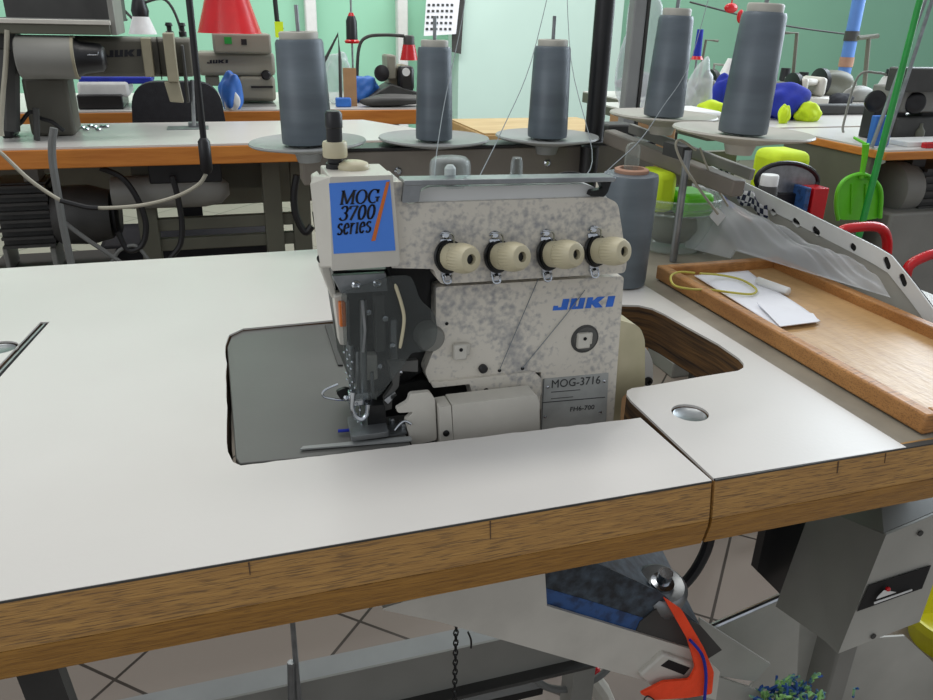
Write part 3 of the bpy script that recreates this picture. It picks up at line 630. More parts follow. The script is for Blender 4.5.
cones = [  # plate centre px, Y, plate radius, cone radius bottom/top, height, tilt, label, disc material
    ((308, 144), .60, .067, .0290, .0262, .113, -1.8, 'grey thread cone, leftmost of the five on the stand', 'discgrey'),
    ((434, 140), .64, .070, .0230, .0205, .110, 0, 'grey thread cone second from left, just left of the mint pier', 'discgrey'),
    ((547, 138), .62, .067, .0255, .0228, .111, 0, 'grey thread cone with bare spindle tip, in the middle in front of the mint pier', 'discgrey'),
    ((663, 117), .52, .064, .0235, .0198, .112, 1.0, 'grey thread cone second from right, beside the grey taped post', 'disccream'),
    ((742, 134), .36, .070, .0242, .0212, .114, 2.0, 'largest looking grey thread cone, rightmost of the five on the stand', 'disccream')]
for pc, Y, pr, rb, rtp, h, tilt, lab, dm in cones:
    c = P(*pc, Y=Y)
    rot = Matrix.Rotation(math.radians(tilt), 3, 'Y'); ax = rot @ Vector((0, 0, 1))
    dish = MB().lathe([(.012, -.022), (.014, -.012), (.026, -.006), (pr*.75, -.001), (pr*.96, .0035), (pr, .0028), (pr*.985, .001), (pr*.75, -.0035)][0:0] + [(.013, -.020), (.016, -.010), (pr*.6, -.0045), (pr*.97, .0005), (pr, .0022), (pr*.985, .0040), (pr*.93, .0028), (pr*.6, -.001), (.005, -.002)], c, ax, 56)
    d = obj('cone_plate', dish, M[dm], st, smooth=50)
    obj('spindle', MB().tube([c+ax*-.02, c+ax*(h+.034)], .0022, 10), M['steel'], d)
    t = thing('thread_cone', lab, 'thread cone', c, 'grey thread cones on the stand')
    obj('wound_thread', MB().lathe([(rb*.82, -.0015+.002), (rb*.98, .002), (rb, .006), ((rb+rtp)/2*1.01, h*.5), (rtp, h-.004), (rtp*.94, h-.0005), (rtp*.8, h)], c, ax, 48), M['thread'], t, smooth=50)
    obj('cone_core', MB().lathe([(rtp*.80, h-.002), (rtp*.82, h+.006), (rtp*.76, h+.0075), (rtp*.45, h+.0075), (rtp*.4, h-.001)], c, ax, 32), M['tube'], t, smooth=50)
# big cone standing on the table behind the machine
c = W(.1235, .352, .0)
t = thing('thread_cone', 'dark grey thread cone standing on the table behind the machine\'s right end', 'thread cone', c)
obj('wound_thread', MB().lathe([(.022, .0005), (.0250, .002), (.0256, .006), (.0263, .05), (.0270, .108), (.0262, .1125), (.019, .114)], c, seg=48), M['thread'], t, smooth=50)
obj('cone_core', MB().lathe([(.0165, .112), (.0168, .117), (.015, .118), (.012, .118), (.0115, .100)], c, seg=28), M['tcore'], t, smooth=50)
q = P(628, 168, Y=.40); tag(obj('clear_bobbin_cap', MB().prism(rounded([Vector((.120, .358, T+.10)), Vector((.1345, .358, T+.10)), Vector((.1345, .358, T+.141)), Vector((.120, .358, T+.141))], .007), (0, .004, 0)), M['tubplastic']), 'small clear plastic tongue sticking out of the dark cone behind the machine', 'plastic clip')

# ---------------------------------------------------------------- wooden tray with its contents
TX0, TX1, TY0, TY1, TH = .168, .318, .010, .357, .015
tr = thing('wooden_tray', 'shallow worn wooden tray at the right of the white table', 'tray', W(.245, .19, 0))
obj('tray_bottom', MB().box(TX0+.004, TX1-.004, TY0+.004, TY1-.004, T+.0003, T+.005), M['tray_base'], tr)
rim = .0105
for x0, x1, y0, y1 in ((TX0, TX0+rim, TY0, TY1), (TX1-rim, TX1, TY0, TY1), (TX0+rim, TX1-rim, TY1-rim, TY1), (TX0+rim, TX1-rim, TY0, TY0+rim)):
    obj('tray_side', MB().box(x0, x1, y0, y1, T+.0003, T+TH), M['tray_side'], tr, bevel=.0015)
pz = .0056
pp = px([(694, 277), (748, 272), (820, 323), (776, 328)], Z=pz)
tag(obj('paper_sheet', MB().grid(lambda u, v: pp[0].lerp(pp[1], u).lerp(pp[3].lerp(pp[2], u), v)+Vector((0, 0, .0012*math.sin(u*5)*math.sin(v*6)+.0018)), 16, 20), M['paper'], solid=.0006), 'folded white note paper with faint pencil lines in the wooden tray', 'paper')
pw = px([(740, 288), (800, 304), (820, 319), (776, 324), (750, 300)], Z=pz+.0045)
pk = px([(757, 303), (813, 314), (819, 322), (780, 327)], Z=pz+.0030)
tag(obj('paper_slip', MB().prism(pk, (0, 0, .0007)), M['paper']), 'small white slip lying on the lower end of the note paper', 'paper')
mk = [P(757, 280.5, Z=pz+.004), P(789, 292, Z=pz+.004)]
tag(obj('chalk_stick', MB().tube([mk[0], mk[0].lerp(mk[1], .03), mk[0].lerp(mk[1], .97), mk[1]], [.003, .0042, .0042, .003], 16), M['bwhite'], smooth=50), 'short thick white chalk stick in the tray beside the paper', 'chalk')
sl = bez([P(a, b, Z=zz) for a, b, zz in ((695, 273, .019), (680, 272, .0195), (671, 276, .0195), (674, 285, .0195), (690, 289, .018), (712, 290, .011), (735, 293, .010), (752, 294, .010), (756, 289, .010), (742, 280, .010), (720, 275, .012), (700, 273.5, .018))], 6)
tag(obj('yellow_string', MB().tube(sl, .0011, 8), M['yellowstring']), 'loop of yellow string over the left rim of the wooden tray', 'string')

# ---------------------------------------------------------------- right end: metal guard, plastic bag, tub
XG = .338
gp = [(700, 168), (712, 166), (862, 239), (878, 247), (893, 256), (915, 283), (950, 330), (950, 420)]
top = px(gp[:7], X=XG)
base = [Vector((XG, top[-1].y, T-.0005)), Vector((XG, top[0].y, T-.0005))]
gd = thing('metal_guard', 'pale perforated sheet metal guard standing on edge right of the wooden tray', 'guard', Vector((XG, .3, T)))
obj('guard_panel', MB().prism([p+Vector((.0012, 0, -.002)) for p in top]+[b+Vector((.0012, 0, 0)) for b in base], (.0014, 0, 0)), M['zinc'], gd)
low = [p+Vector((0, 0, -.0165)) for p in top]
cen = px([(774, 212), (797, 222.5), (817, 231), (854, 247), (888, 263), (904, 280)], X=XG)
hol = []
for i, c in enumerate(cen):
    w_ = .0056 if i not in (0, 3) else .0022
    tdir = Vector((0, -1, -.42)).normalized() if i < 4 else Vector((0, -1, -1.15)).normalized(); nd = Vector((0, tdir.z, -tdir.y))
    hol.append([c+tdir*(w_ if -90 < a < 90 else -w_)*.55+tdir*.0034*math.cos(math.radians(a))+nd*.0034*math.sin(math.radians(a)) for a in range(-80, 270, 20)])
obj('guard_flange', MB().prism(top+low[::-1], (-.0014, 0, 0), hol), M['white'], gd)
obj('flange_backing', MB().prism([p+Vector((.0002, 0, 0)) for h in [top+low[::-1]] for p in h], (.0009, 0, 0)), M['blackhole'], gd)
# plastic bag slumped between tray and guard
rn = random.Random(3)
ph = [(rn.uniform(3, 16), rn.uniform(4, 14), rn.uniform(0, 6), rn.uniform(.0006, .0016)) for _ in range(12)]
fold = [(rn.uniform(0, 1), rn.uniform(.5, 1.6), rn.uniform(.02, .05), rn.uniform(.001, .0032)*rn.choice((-1, 1))) for _ in range(16)]
T0, T1 = P(694, 182, X=.324), P(846, 266, X=.330)
B0, B1 = Vector((.255, .44, T+.006)), Vector((.322, .20, T+.019))
def bag(u, v):
    p = T0.lerp(T1, u).lerp(B0.lerp(B1, u**.8), v); p.z += .020*math.sin(math.pi*v)*(1-.5*u)
    k = min(1, 6*v)*min(1, 5*(1-v))
    for a, b, c, q_ in ph: p += Vector((-.3, .1, 1))*q_*math.sin(a*u+b*v+c)*k
    for c, sl, w_, q_ in fold: p += Vector((-.2, .1, 1))*q_*math.exp(-((u-c-(v-.5)*.35*sl)/w_)**2)*k
    p.z = max(p.z, T+.0035); p.x = min(p.x, XG-.004)
    if p.x > .17 and p.y < .375: p.z = max(p.z, T+.0195)
    return p
tag(obj('plastic_bag', MB().grid(bag, 90, 50), M['bag'], smooth=50), 'crumpled clear plastic bag slumped against the pale perforated metal guard', 'bag')
# little paper tag and orange tipped tool in the bag area
tg = px([(709, 216), (717, 207), (726, 216), (718, 226)], Y=.42)
tag(obj('price_tag', MB().prism(tg, (0, .0006, 0)), M['bwhite']), 'tiny white square tag hanging in front of the clear tub', 'tag')
tl = thing('seam_ripper', 'small tool with dark blue grip and tan shaft lying on the plastic bag', 'seam ripper', P(745, 210, X=.320))
obj('grip', MB().tube(px([(722, 197), (734, 209)], X=.320), .0028, 10), M['royal'], tl); obj('shaft', MB().tube(px([(734, 209), (744, 216), (752, 222)], X=.320), [.0028, .0026, .0012], 10), M['tcore'], tl); obj('tip', MB().tube(px([(752, 222), (757, 229)], X=.320), [.0009, .0005], 8), M['steel'], tl)
# checked ribbon
def checker():
    m = bpy.data.materials.new('checked_ribbon'); m.use_nodes = True; nt = m.node_tree; b = nt.nodes['Principled BSDF']
    tc = nt.nodes.new('ShaderNodeTexCoord'); ck = nt.nodes.new('ShaderNodeTexChecker'); ck.inputs['Scale'].default_value = 150
    ck.inputs['Color1'].default_value = (*lin((30, 34, 60)), 1); ck.inputs['Color2'].default_value = (*lin((190, 190, 196)), 1)
    nt.links.new(tc.outputs['Object'], ck.inputs['Vector']); nt.links.new(ck.outputs['Color'], b.inputs['Base Color']); b.inputs['Roughness'].default_value = .8; return m
M['check'] = checker()
rb = bez([P(a, b, X=.330) for a, b in ((722, 172), (738, 184), (748, 198), (760, 205), (773, 211))], 6)
mb = MB(); n = len(rb)
mb.grid(lambda u, v: rb[min(n-1, int(u*(n-1)+.5))]+Vector((-.004*math.sin(u*9)*v-.004, .004*v, .017*(v-.5)+.004*math.sin(u*12))), n, 5)
tag(obj('checked_ribbon', mb, M['check'], solid=.0008), 'black and white checked ribbon draped along the top of the metal guard', 'ribbon')
# clear tub with cloth inside
ct = P(693, 262, Z=0); ct = Vector((.252, .470, T))
tub = thing('clear_tub', 'round clear plastic tub behind the thin post right of the dark cone', 'tub', ct)
prof = [(.040, 0), (.044, .004), (.050, .040), (.052, .046), (.049, .048), (.052, .052), (.053, .060), (.055, .062), (.0535, .064)]
obj('tub_wall', MB().lathe(prof, ct, seg=48, capb=False), M['tubplastic'], tub, smooth=60, solid=.0009)
for zz, r_ in ((.047, .0525), (.054, .0535), (.063, .0555)):
    obj('tub_rib', MB().tube([ct+Vector((r_*math.cos(2*math.pi*i/40), r_*math.sin(2*math.pi*i/40), zz)) for i in range(41)], .0009, 6), M['clear'], tub)
tag(obj('green_cloth', MB().box(ct.x-.006, ct.x+.036, ct.y-.03, ct.y+.02, T+.040, T+.068), M['green'], bevel=.006), 'bright green folded cloth in the clear tub', 'cloth')
tag(obj('yellow_cloth', MB().box(ct.x-.038, ct.x-.010, ct.y-.02, ct.y+.03, T+.045, T+.092), M['hiviz'], bevel=.008), 'yellow folded cloth sticking out of the clear tub', 'cloth')
hb_ = MB().sphere((ct.x, ct.y, T+.024), .03, (1.1, 1.1, .72)); tag(obj('grey_scraps', hb_, M['olive']), 'grey green scraps at the bottom of the clear tub', 'scraps')
# pale cord looping from the last cone plate
cc = bez(px([(696, 150), (680, 140), (676, 147), (684, 166), (700, 190), (712, 206), (718, 214)], Y=.40), 6)
tag(obj('pale_cord', MB().tube(cc, .0014, 8), M['cable']), 'pale cord looping down from beneath the rightmost cone plate', 'cord')
cc = bez(px([(700, 148), (706, 164), (716, 186), (728, 206)], Y=.41), 6)
tag(obj('pale_cord', MB().tube(cc, .0012, 8), M['cable']), 'second pale cord just right of the looping one', 'cord')

# ---------------------------------------------------------------- supply shelf behind, right of the stand
shz = -.14
A = P(735, 196, Z=shz)
sh = thing('supply_shelf', 'low grey steel shelf behind the sewing table with odds and ends on it', 'shelf', Vector((.86, 1.0, 0)))
obj('shelf_top', MB().box(.64, .93, .80, 1.30, T+shz-.02, T+shz), M['darkgrey'], sh, bevel=.003)
for x, y in ((.66, .82), (.90, .82), (.66, 1.27), (.90, 1.27)): obj('leg', MB().box(x-.012, x+.012, y-.012, y+.012, 0, T+shz-.02), M['darkgrey'], sh)
obj('shelf_back', MB().box(.64, .93, 1.28, 1.30, T+shz, T-.03), M['olive'], sh)
z1 = T+shz
def on(px_, y): p = P(px_, 200, Y=y); return p.x
jx = on(766, .90); hgt = lambda x, y, Y: P(x, y, Y=Y).z
j = thing('dark_jar', 'dark jar with a white lid on the grey shelf', 'jar', (jx, .9, z1))
zt = hgt(766, 178, .9)
obj('jar_body', MB().lathe([(.016, 0), (.018, .003), (.018, zt-z1-.018), (.015, zt-z1-.012)], (jx, .9, z1), seg=24), M['darkgrey'], j, smooth=50)
obj('jar_lid', MB().lathe([(.0165, zt-z1-.014), (.0165, zt-z1+.004), (.015, zt-z1+.006)], (jx, .9, z1), seg=24), M['bwhite'], j, smooth=50)
ov = [P(787+31*math.cos(math.radians(a)), 181+(18 if a < 180 else 14)*-math.sin(math.radians(a)), Y=1.0) for a in range(0, 361, 15)]
mo = thing('framed_mirror', 'black rimmed oval mirror leaning behind the white lidded jar', 'mirror', (ov[6].x, 1.0, z1))
obj('mirror_rim', MB().tube(ov, .005, 8), M['black'], mo)
obj('mirror_glass', MB().prism(ov[:-1], (0, .004, 0)), M['steel'], mo)
obj('mirror_foot', MB().box(ov[6].x-.03, ov[6].x+.03, .99, 1.02, z1, min(v.z for v in ov)+.004), M['black'], mo)
for lab, a, b, t_, mm in (('red folder standing on the grey shelf', 820, 836, 184, 'red'), ('dark blue folder standing left of the red one', 813, 819, 183, 'bluetool')):
    x0, x1 = P(a, 210, Y=1.0).x-.06, P(b, 210, Y=1.0).x-.065
    tag(obj('folder', MB().box(x0, x1, .96, 1.05, z1, hgt(820, t_, 1.0)), M[mm], bevel=.002), lab, 'folder')
# plastic film with white cloth and vest lying on the shelf edges (seen under the rightmost plate)
tag(obj('hi_vis_vest', MB().box(P(765, 160, Y=1.15).x, P(798, 160, Y=1.15).x, 1.1, 1.2, z1, hgt(780, 149, 1.15)), M['hiviz'], bevel=.02, seg=3), 'folded yellow hi-vis vest on the grey shelf under the rightmost plate', 'vest')

# ---------------------------------------------------------------- right side work tables
def worktable(name, label, x0, x1, y0, y1, edge_t=.03, edge_m='bgwood', top_m='laminate', legs=True, z=0):
    t = thing(name, label, 'table', ((x0+x1)/2, (y0+y1)/2, 0)); zt = T+z
    obj('table_top', MB().box(x0, x1, y0, y1, zt-.004, zt), M[top_m], t)
    obj('edge_band', MB().box(x0-.002, x1+.002, y0-.004, y1, zt-edge_t, zt-.004), M[edge_m], t, bevel=.002)
    if legs:
        for x in (x0+.08, x1-.08):
            obj('leg', MB().box(x-.03, x+.03, y0+.08, y1-.08, 0, .05).box(x-.025, x+.025, (y0+y1)/2-.03, (y0+y1)/2+.03, .05, zt-edge_t), M['greypaint'], t, bevel=.004)
    return t
rtb = worktable('work_table', 'wooden edged work table at the far right with a grey motor below', 1.155, 3.0, 1.06, 1.42, .022)
obj('side_panel', MB().box(1.158, 1.17, 1.10, 1.40, .2, T-.022), M['olive'], rtb)
worktable('work_table', 'long pale work table further back with blue and yellow workwear on it', .95, 3.4, 1.44, 2.1, .03, 'olive')
# second row far right
worktable('work_table', 'far work table in front of the green wall at right with small machines', 1.1, 5.0, 2.16, 2.5, .04, 'olive')

# motor and box beneath the far right table
mt = thing('clutch_motor', 'grey ribbed clutch motor under the far right table', 'motor', (1.35, 1.2, .5))
q = P(893, 188, Y=1.16)
obj('motor_drum', MB().lathe([(.045, 0), (.062, .012), (.064, .04), (.058, .07)], q+Vector((-.03, 0, 0)), (1, 0, 0), 32), M['greypaint'], mt, smooth=50)
mb = MB()
for i in range(6): mb.box(q.x+.04, q.x+.3, 1.11, 1.24, q.z+.045-.018*i, q.z+.053-.018*i)
mb.box(q.x+.04, q.x+.3, 1.12, 1.23, q.z-.05, q.z+.05); obj('motor_fins', mb, M['darkgrey'], mt)
obj('motor_bracket', MB().box(q.x+.02, q.x+.06, 1.14, 1.22, q.z+.04, T-.022), M['darkgrey'], mt)
q = P(885, 212, Y=1.1); r2 = P(885, 262, Y=1.1)
bx = obj('switch_box', MB().box(q.x, q.x+.3, 1.08, 1.25, r2.z-.2, q.z), M['greypaint'], bevel=.006)
tag(bx, 'grey steel box below the ribbed motor at the far right', 'box')
# red tube stool frames
for lab, pts in (('red bent tube of a stool behind the metal guard', [(838, 250), (840, 232), (860, 227), (880, 228), (887, 240), (886, 262)]), ('red bent tube at the far right edge above the metal guard', [(905, 290), (908, 268), (922, 258), (940, 253), (960, 256)])):
    y_ = .76 if '838' in str(pts) else .70
    cc = px(pts, Y=y_); e0 = Vector((cc[0].x, y_, .0)); e1 = Vector((cc[-1].x+.02, y_, .0))
    tag(obj('stool_frame', MB().tube([e0]+bez(cc, 5)+[e1], .009, 12), M['red']), lab, 'stool')
# dustpan and broom
Y = 1.02
dp = thing('dustpan', 'lime green plastic dustpan hanging by its handle below the wooden table edge', 'dustpan', P(857, 190, Y=Y))
pan = rounded(px([(836, 206), (838, 190), (846, 179), (861, 174), (874, 180), (881, 192), (880, 218), (868, 220), (840, 220)], Y=Y), .012)
obj('pan', MB().prism(pan, (0, .004, 0)), M['green'], dp, bevel=.001)
mb = MB().tube(bez(px([(838, 220), (836, 206), (838, 190), (846, 179), (861, 174), (874, 180), (881, 192), (880, 218)], Y=Y-.006), 5), .0045, 8)
obj('pan_rim', mb, M['green'], dp)
for xx in (852, 866): obj('pan_rib', MB().tube(px([(xx, 184), (xx-1, 214)], Y=Y-.002), .002, 6), M['green'], dp)
obj('handle', MB().tube(px([(861, 178), (863, 168), (865, 155), (866, 144)], Y=Y-.004), [.006, .0055, .0065, .0075], 10), M['green'], dp)
obj('handle', MB().tube([P(866, 144, Y=Y-.004), P(866, 142, Y=Y-.004)+Vector((0, .035, .004))], .003, 8), M['green'], dp)['label'] = 'hook at the end of the handle'
p0, p1 = P(862, 224, Y=.99), P(938, -70, Y=1.04)
br = thing('broom', 'green broom handle leaning in front of the dustpan', 'broom', p0)
d_ = (p0-p1).normalized(); ft_ = p0+d_*((p0.z-.06)/-d_.z)
obj('handle', MB().tube([ft_, p0, p1], [.007, .007, .0065], 12), M['dgreen'], br)
obj('broom_head', MB().box(ft_.x-.12, ft_.x+.12, ft_.y-.02, ft_.y+.02, 0, .075), M['dgreen'], br, bevel=.008)
for k, (xa, xb, lab) in enumerate(((872, 925, 'thin silver rod leaning just left of its twin at the far right'), (885, 932, 'thin silver rod, the right one of two leaning at the far right'))):
    a_, b_2 = P(xa, 145, Y=1.10), P(xb, 0, Y=1.10); dd = (b_2-a_)
    a_.z = T+.001
    tag(obj('metal_rod', MB().tube([a_, b_2+dd*.4], .0045, 10), M['steel']), lab, 'rod', None)
# machine at far right with two handwheels, lamp
hm = thing('sewing_machine', 'dark sewing machine with two black handwheels on the far right table', 'sewing machine', P(900, 148, Y=1.2))
def bxp(xa, ya, xb, yb, Y0, Y1, name, m, par, bevel=.004, zb=None):
    A = P(xa, ya, Y=Y0); B = P(xb, yb, Y=Y0); z_ = B.z if zb is None else zb
    return obj(name, MB().box(min(A.x, B.x), max(A.x, B.x), Y0, Y1, z_, A.z), m, par, bevel=bevel)
bxp(878, 100, 899, 146, 1.22, 1.26, 'machine_column', M['black'], hm, zb=T)
bxp(899, 118, 975, 150, 1.18, 1.26, 'machine_bed', M['darkgrey'], hm, zb=T)
bxp(905, 90, 975, 112, 1.20, 1.26, 'machine_arm', M['greypaint'], hm)
bxp(925, 100, 975, 140, 1.22, 1.26, 'machine_column', M['darkgrey'], hm, zb=T)
bxp(906, 68, 985, 92, 1.16, 1.21, 'control_box', M['darkgrey'], hm)
bxp(892, 86, 906, 98, 1.24, 1.3, 'machine_arm', M['greypaint'], hm)
for p in ((874, 101), (914, 103)): obj('handwheel', MB().lathe([(.010, -.006), (.020, -.004), (.024, .002), (.025, .008), (.020, .012), (.008, .010)], P(*p, Y=1.20), (-.35, -1, 0), 28), M['black'], hm, smooth=50)
lm = thing('machine_lamp', 'small lamp with white shade and dark cap above the dark handwheels', 'lamp', P(887, 90, Y=1.3))
A = P(884, 90, Y=1.3); obj('lamp_shade', MB().lathe([(.021, 0), (.014, .028), (.011, .032)], A, (.18, 0, 1), 24), M['bwhite'], lm, smooth=50)
obj('lamp_cap', MB().lathe([(.0105, .031), (.011, .048), (.008, .05)], A, (.18, 0, 1), 20), M['black'], lm, smooth=50)
obj('lamp_arm', MB().tube(bez([A+Vector((.0, .0, .035)), A+Vector((-.03, .0, .04)), A+Vector((-.07, .02, .03)), A+Vector((-.075, .03, -.08)), Vector((A.x-.07, 1.33, T))], 6), .003, 8), M['greypaint'], lm)
def simple(name, label, cat, xa, ya, xb, yb, Y0, Y1, m, bevel=.006, zb=None, seg=2, group=None):
    A = P(xa, ya, Y=Y0); B = P(xb, yb, Y=Y0); z_ = B.z if zb is None else zb
    return tag(obj(name, MB().box(A.x, B.x, Y0, Y1, z_, A.z), m, bevel=bevel, seg=seg), label, cat, group)
simple('blue_binder', 'blue binder standing on the far right table beside the green broom handle', 'binder', 877, 116, 888, 148, 1.12, 1.135, M['skyblue'], .002, T)
simple('white_tray', 'low white tray on the far right table', 'tray', 908, 142, 960, 148, 1.09, 1.16, M['bwhite'], .002, T)
simple('red_clamp', 'small red clamp at the right edge on the far right table', 'clamp', 927, 143, 960, 150, 1.065, 1.08, M['red'], .002, T)
q = P(918, 138, Y=1.18); tag(obj('oil_bottle', MB().lathe([(.012, 0), (.012, .022), (.005, .032), (.004, .04)], (q.x, 1.18, T), seg=18), M['olive'], smooth=50), 'small oil bottle behind the white tray on the far right table', 'bottle')
# workwear on long pale table
def cloth(name, label, cat, cx, cy, Y, sx, sy, sz, m, seed, zbase=T):
    rnd = random.Random(seed); c = P(cx, cy, Y=Y); mb = MB(); bmesh.ops.create_icosphere(mb.b, subdivisions=4, radius=1)
    k = [(Vector((rnd.uniform(-1, 1), rnd.uniform(-1, 1), rnd.uniform(-1, 1)))*rnd.uniform(3, 7), rnd.uniform(0, 6)) for _ in range(10)]
    for v in mb.b.verts:
        d = 1+.055*sum(math.sin(a.dot(v.co)+b) for a, b in k); q = v.co*d
        v.co = Vector((c.x+q.x*sx, Y+q.y*sy, zbase+max(0, (q.z*.62+.5))*sz))
    return tag(obj(name, mb, m, smooth=60), label, cat)
cloth('blue_overall', 'crumpled royal blue overall lying on the long pale table', 'clothing', 785, 105, 1.62, .075, .05, .085, M['royal'], 2)
cloth('yellow_vest', 'bright yellow bundled vest right of the blue overall', 'clothing', 806, 120, 1.56, .033, .03, .045, M['hiviz'], 4)
cloth('yellow_vest', 'small yellow cloth in front of the blue overall', 'clothing', 783, 122, 1.52, .016, .015, .045, M['hiviz'], 5)
cloth('yellow_vest', 'yellow vest seen between the two rightmost cones', 'clothing', 712, 110, 1.6, .035, .04, .05, M['hiviz'], 6)
cloth('blue_overall', 'blue cloth between the two rightmost cones', 'clothing', 722, 98, 1.72, .03, .04, .11, M['royal'], 8)
simple('dark_board', 'dark grey padded board standing behind the yellow vest', 'board', 815, 105, 871, 128, 1.68, 1.72, M['darkgrey'], .006, T)
simple('white_box', 'white box on the pale table left of the rightmost cone', 'box', 690, 112, 722, 128, 1.45, 1.6, M['bwhite'], .01)
cloth('plastic_bag', 'tall clear plastic bag standing left of the fourth cone', 'bag', 638, 80, 1.2, .045, .03, .235, M['bag'], 11, P(640, 118, Y=1.2).z)
simple('cardboard_box', 'tan cardboard box below the clear bag left of the fourth cone', 'box', 632, 118, 655, 300, 1.15, 1.25, M['cardboard'], .004, 0)
cloth('plastic_bag', 'pinkish clear bag between the two rightmost cones', 'bag', 697, 105, 1.66, .035, .03, .13, M['bag'], 12)
for i, (x, y, yy, sx, sy, sz, m_, lab) in enumerate(((684, 110, 1.9, .03, .03, .06, 'olive', 'small olive cloth heap left of the rightmost cone'), (838, 110, 1.95, .05, .03, .035, 'fabric', 'dark cloth heap at the foot of the light blue post'), (760, 110, 2.0, .08, .03, .06, 'castclean', 'cream cloth heap behind the rightmost cone'), (856, 112, 2.05, .07, .03, .05, 'greypaint', 'grey cloth heap right of the light blue post'), (640, 110, 2.3, .10, .03, .07, 'discgrey', 'pale cloth heap beside the grey post'), (826, 112, 2.3, .12, .04, .08, 'olive', 'olive cloth heap far behind the light blue post'))):
    cloth('cloth_heap', lab, 'cloth', x, y, yy, sx, sy, sz, M[m_], 30+i)
# little machines on the far table in front of green wall
FYr = 1.90
def minimachine(label, xa, xb, yt, m, Y0=FYr):
    yb_ = 112; A = P(xa, yt, Y=Y0); B = P(xb, yt, Y=Y0); wd = B.x-A.x; h = A.z-T
    t = thing('sewing_machine', label, 'sewing machine', ((A.x+B.x)/2, Y0+.08, T))
    obj('machine_bed', MB().box(A.x, B.x, Y0, Y0+.16, T, T+.03), m, t, bevel=.005)
    obj('machine_column', MB().box(B.x-wd*.28, B.x, Y0+.02, Y0+.13, T+.03, A.z), m, t, bevel=.012)
    obj('machine_arm', MB().box(A.x+wd*.1, B.x-wd*.28, Y0+.03, Y0+.12, A.z-h*.3, A.z-.005), m, t, bevel=.012)
    obj('needle_head', MB().box(A.x, A.x+wd*.22, Y0+.02, Y0+.13, T+h*.38, A.z-.002), m, t, bevel=.01)
    obj('needle_bar', MB().tube([Vector((A.x+wd*.11, Y0+.07, T+.03)), Vector((A.x+wd*.11, Y0+.07, T+h*.4))], .004, 8), M['steel'], t)
    obj('handwheel', MB().lathe([(.02, 0), (.045, .004), (.045, .02), (.02, .024)], (B.x, Y0+.075, A.z-h*.2), (1, 0, 0), 24), M['black'], t, smooth=50)
    return t
minimachine('pale machine behind the blue overall in front of the green wall', 771, 806, 84, M['olive'])
minimachine('cream machine left of the blue post in front of the green wall', 810, 834, 78, M['castclean'])
minimachine('cream machine seen between the two rightmost cones', 690, 722, 80, M['olive'])
for i, (x, yt, yb) in enumerate(((784, 68, 80), (802, 72, 84), (815, 75, 84))):
    q = P(x, yb, Y=2.35); h_ = P(x, yt, Y=2.35).z-q.z; A = T+.15
    tag(obj('thread_spool', MB().lathe([(.016, T-q.z), (.016, 0), (.020, 0), (.018, h_)], q, seg=16), M['black']), ['black thread spool left of the pale far machine', 'black thread spool above the pale far machine', 'short black spool near the blue post'][i], 'spool')
q0, q1 = P(838, 103, Y=2.62), P(858, 0, Y=2.62)
bp_ = thing('support_post', 'light blue painted round post in front of the green wall', 'post', (q0.x, 2.62, 0))
obj('post_tube', MB().tube([Vector((q0.x, 2.62, 0)), Vector((q0.x, 2.62, 3.1))], .027, 20), M['bluepaint'], bp_)
for yy in (36, 62): c = P(850, yy, Y=2.62); obj('post_band', MB().lathe([(.030, -.02), (.030, .02)], (q0.x, 2.62, c.z), seg=20), M['darkgrey'] if yy < 50 else M['tcore'], bp_)
# wires and thread-stand frames on the green wall side
def frame(label, pts, Y, r=.006, m='olive'):
    t_ = px(pts, Y=Y); return tag(obj('wire_stand', MB().tube(t_, r, 8), M[m]), label, 'frame')
frame('thin thread frame right of the rightmost cone', [(790, 108), (797, 33), (782, 33)], 2.38, .007)
frame('tall thread frame just right of the blue post', [(862, 112), (869, 36), (878, 36), (858, 38)], 2.38, .009)
frame('slim thread frame between the two rightmost cones', [(697, 90), (706, 40), (718, 41)], 2.38, .005)
tag(obj('ceiling_cable', MB().tube(bez(px([(690, 2), (760, 20), (800, 28), (870, 37)], Y=3.0), 5), .004, 6), M['darkgrey']), 'thin cable strung across the green wall at right', 'cable')
q = P(697, 56, Y=2.3); sb = thing('blue_spool', 'tall blue thread spool on a red foot between the two rightmost cones', 'spool', q)
obj('spool_thread', MB().lathe([(.014, 0), (.011, .09)], q, seg=18), M['royal'], sb); obj('spool_foot', MB().lathe([(.024, -.012), (.018, 0)], q, seg=18), M['red'], sb)
obj('spool_pin', MB().tube([Vector((q.x, q.y, T)), q], .004, 8), M['steel'], sb)
q = P(731, 8, Y=2.6); tag(obj('red_hook', MB().sphere(q, .028, (1.1, .6, .7)).sphere(q+Vector((.05, 0, -.03)), .022, (.7, .6, 1.2)).tube([q, q+Vector((0, 0, .4))], .003, 6), M['red']), 'small red thing hanging above between the rightmost cones', 'hook')
A = P(728, 80, Y=2.3); lm2 = thing('machine_lamp', 'small white lamp shade half hidden by the rightmost cone', 'lamp', A)
obj('lamp_shade', MB().lathe([(.042, 0), (.018, .075)], A, (.1, 0, 1), 20), M['bwhite'], lm2, smooth=50); obj('lamp_arm', MB().tube([A+Vector((0, 0, .05)), Vector((A.x, A.y+.1, A.z+.05)), Vector((A.x, A.y+.1, T))], .005, 8), M['greypaint'], lm2)
# grey taped post and black post on the left of it
q0 = P(628, 108, Y=.95)
gpst = thing('grey_post', 'pale grey taped upright post right of the thick black upright', 'post', (q0.x, .95, 0))
obj('post_tube', MB().box(q0.x-.0115, q0.x+.0115, .94, .963, 0, 2.2), M['discgrey'], gpst, bevel=.003)
obj('post_tape', MB().box(q0.x+.0118, q0.x+.0165, .938, .966, 0, 2.2), M['darkgrey'], gpst)
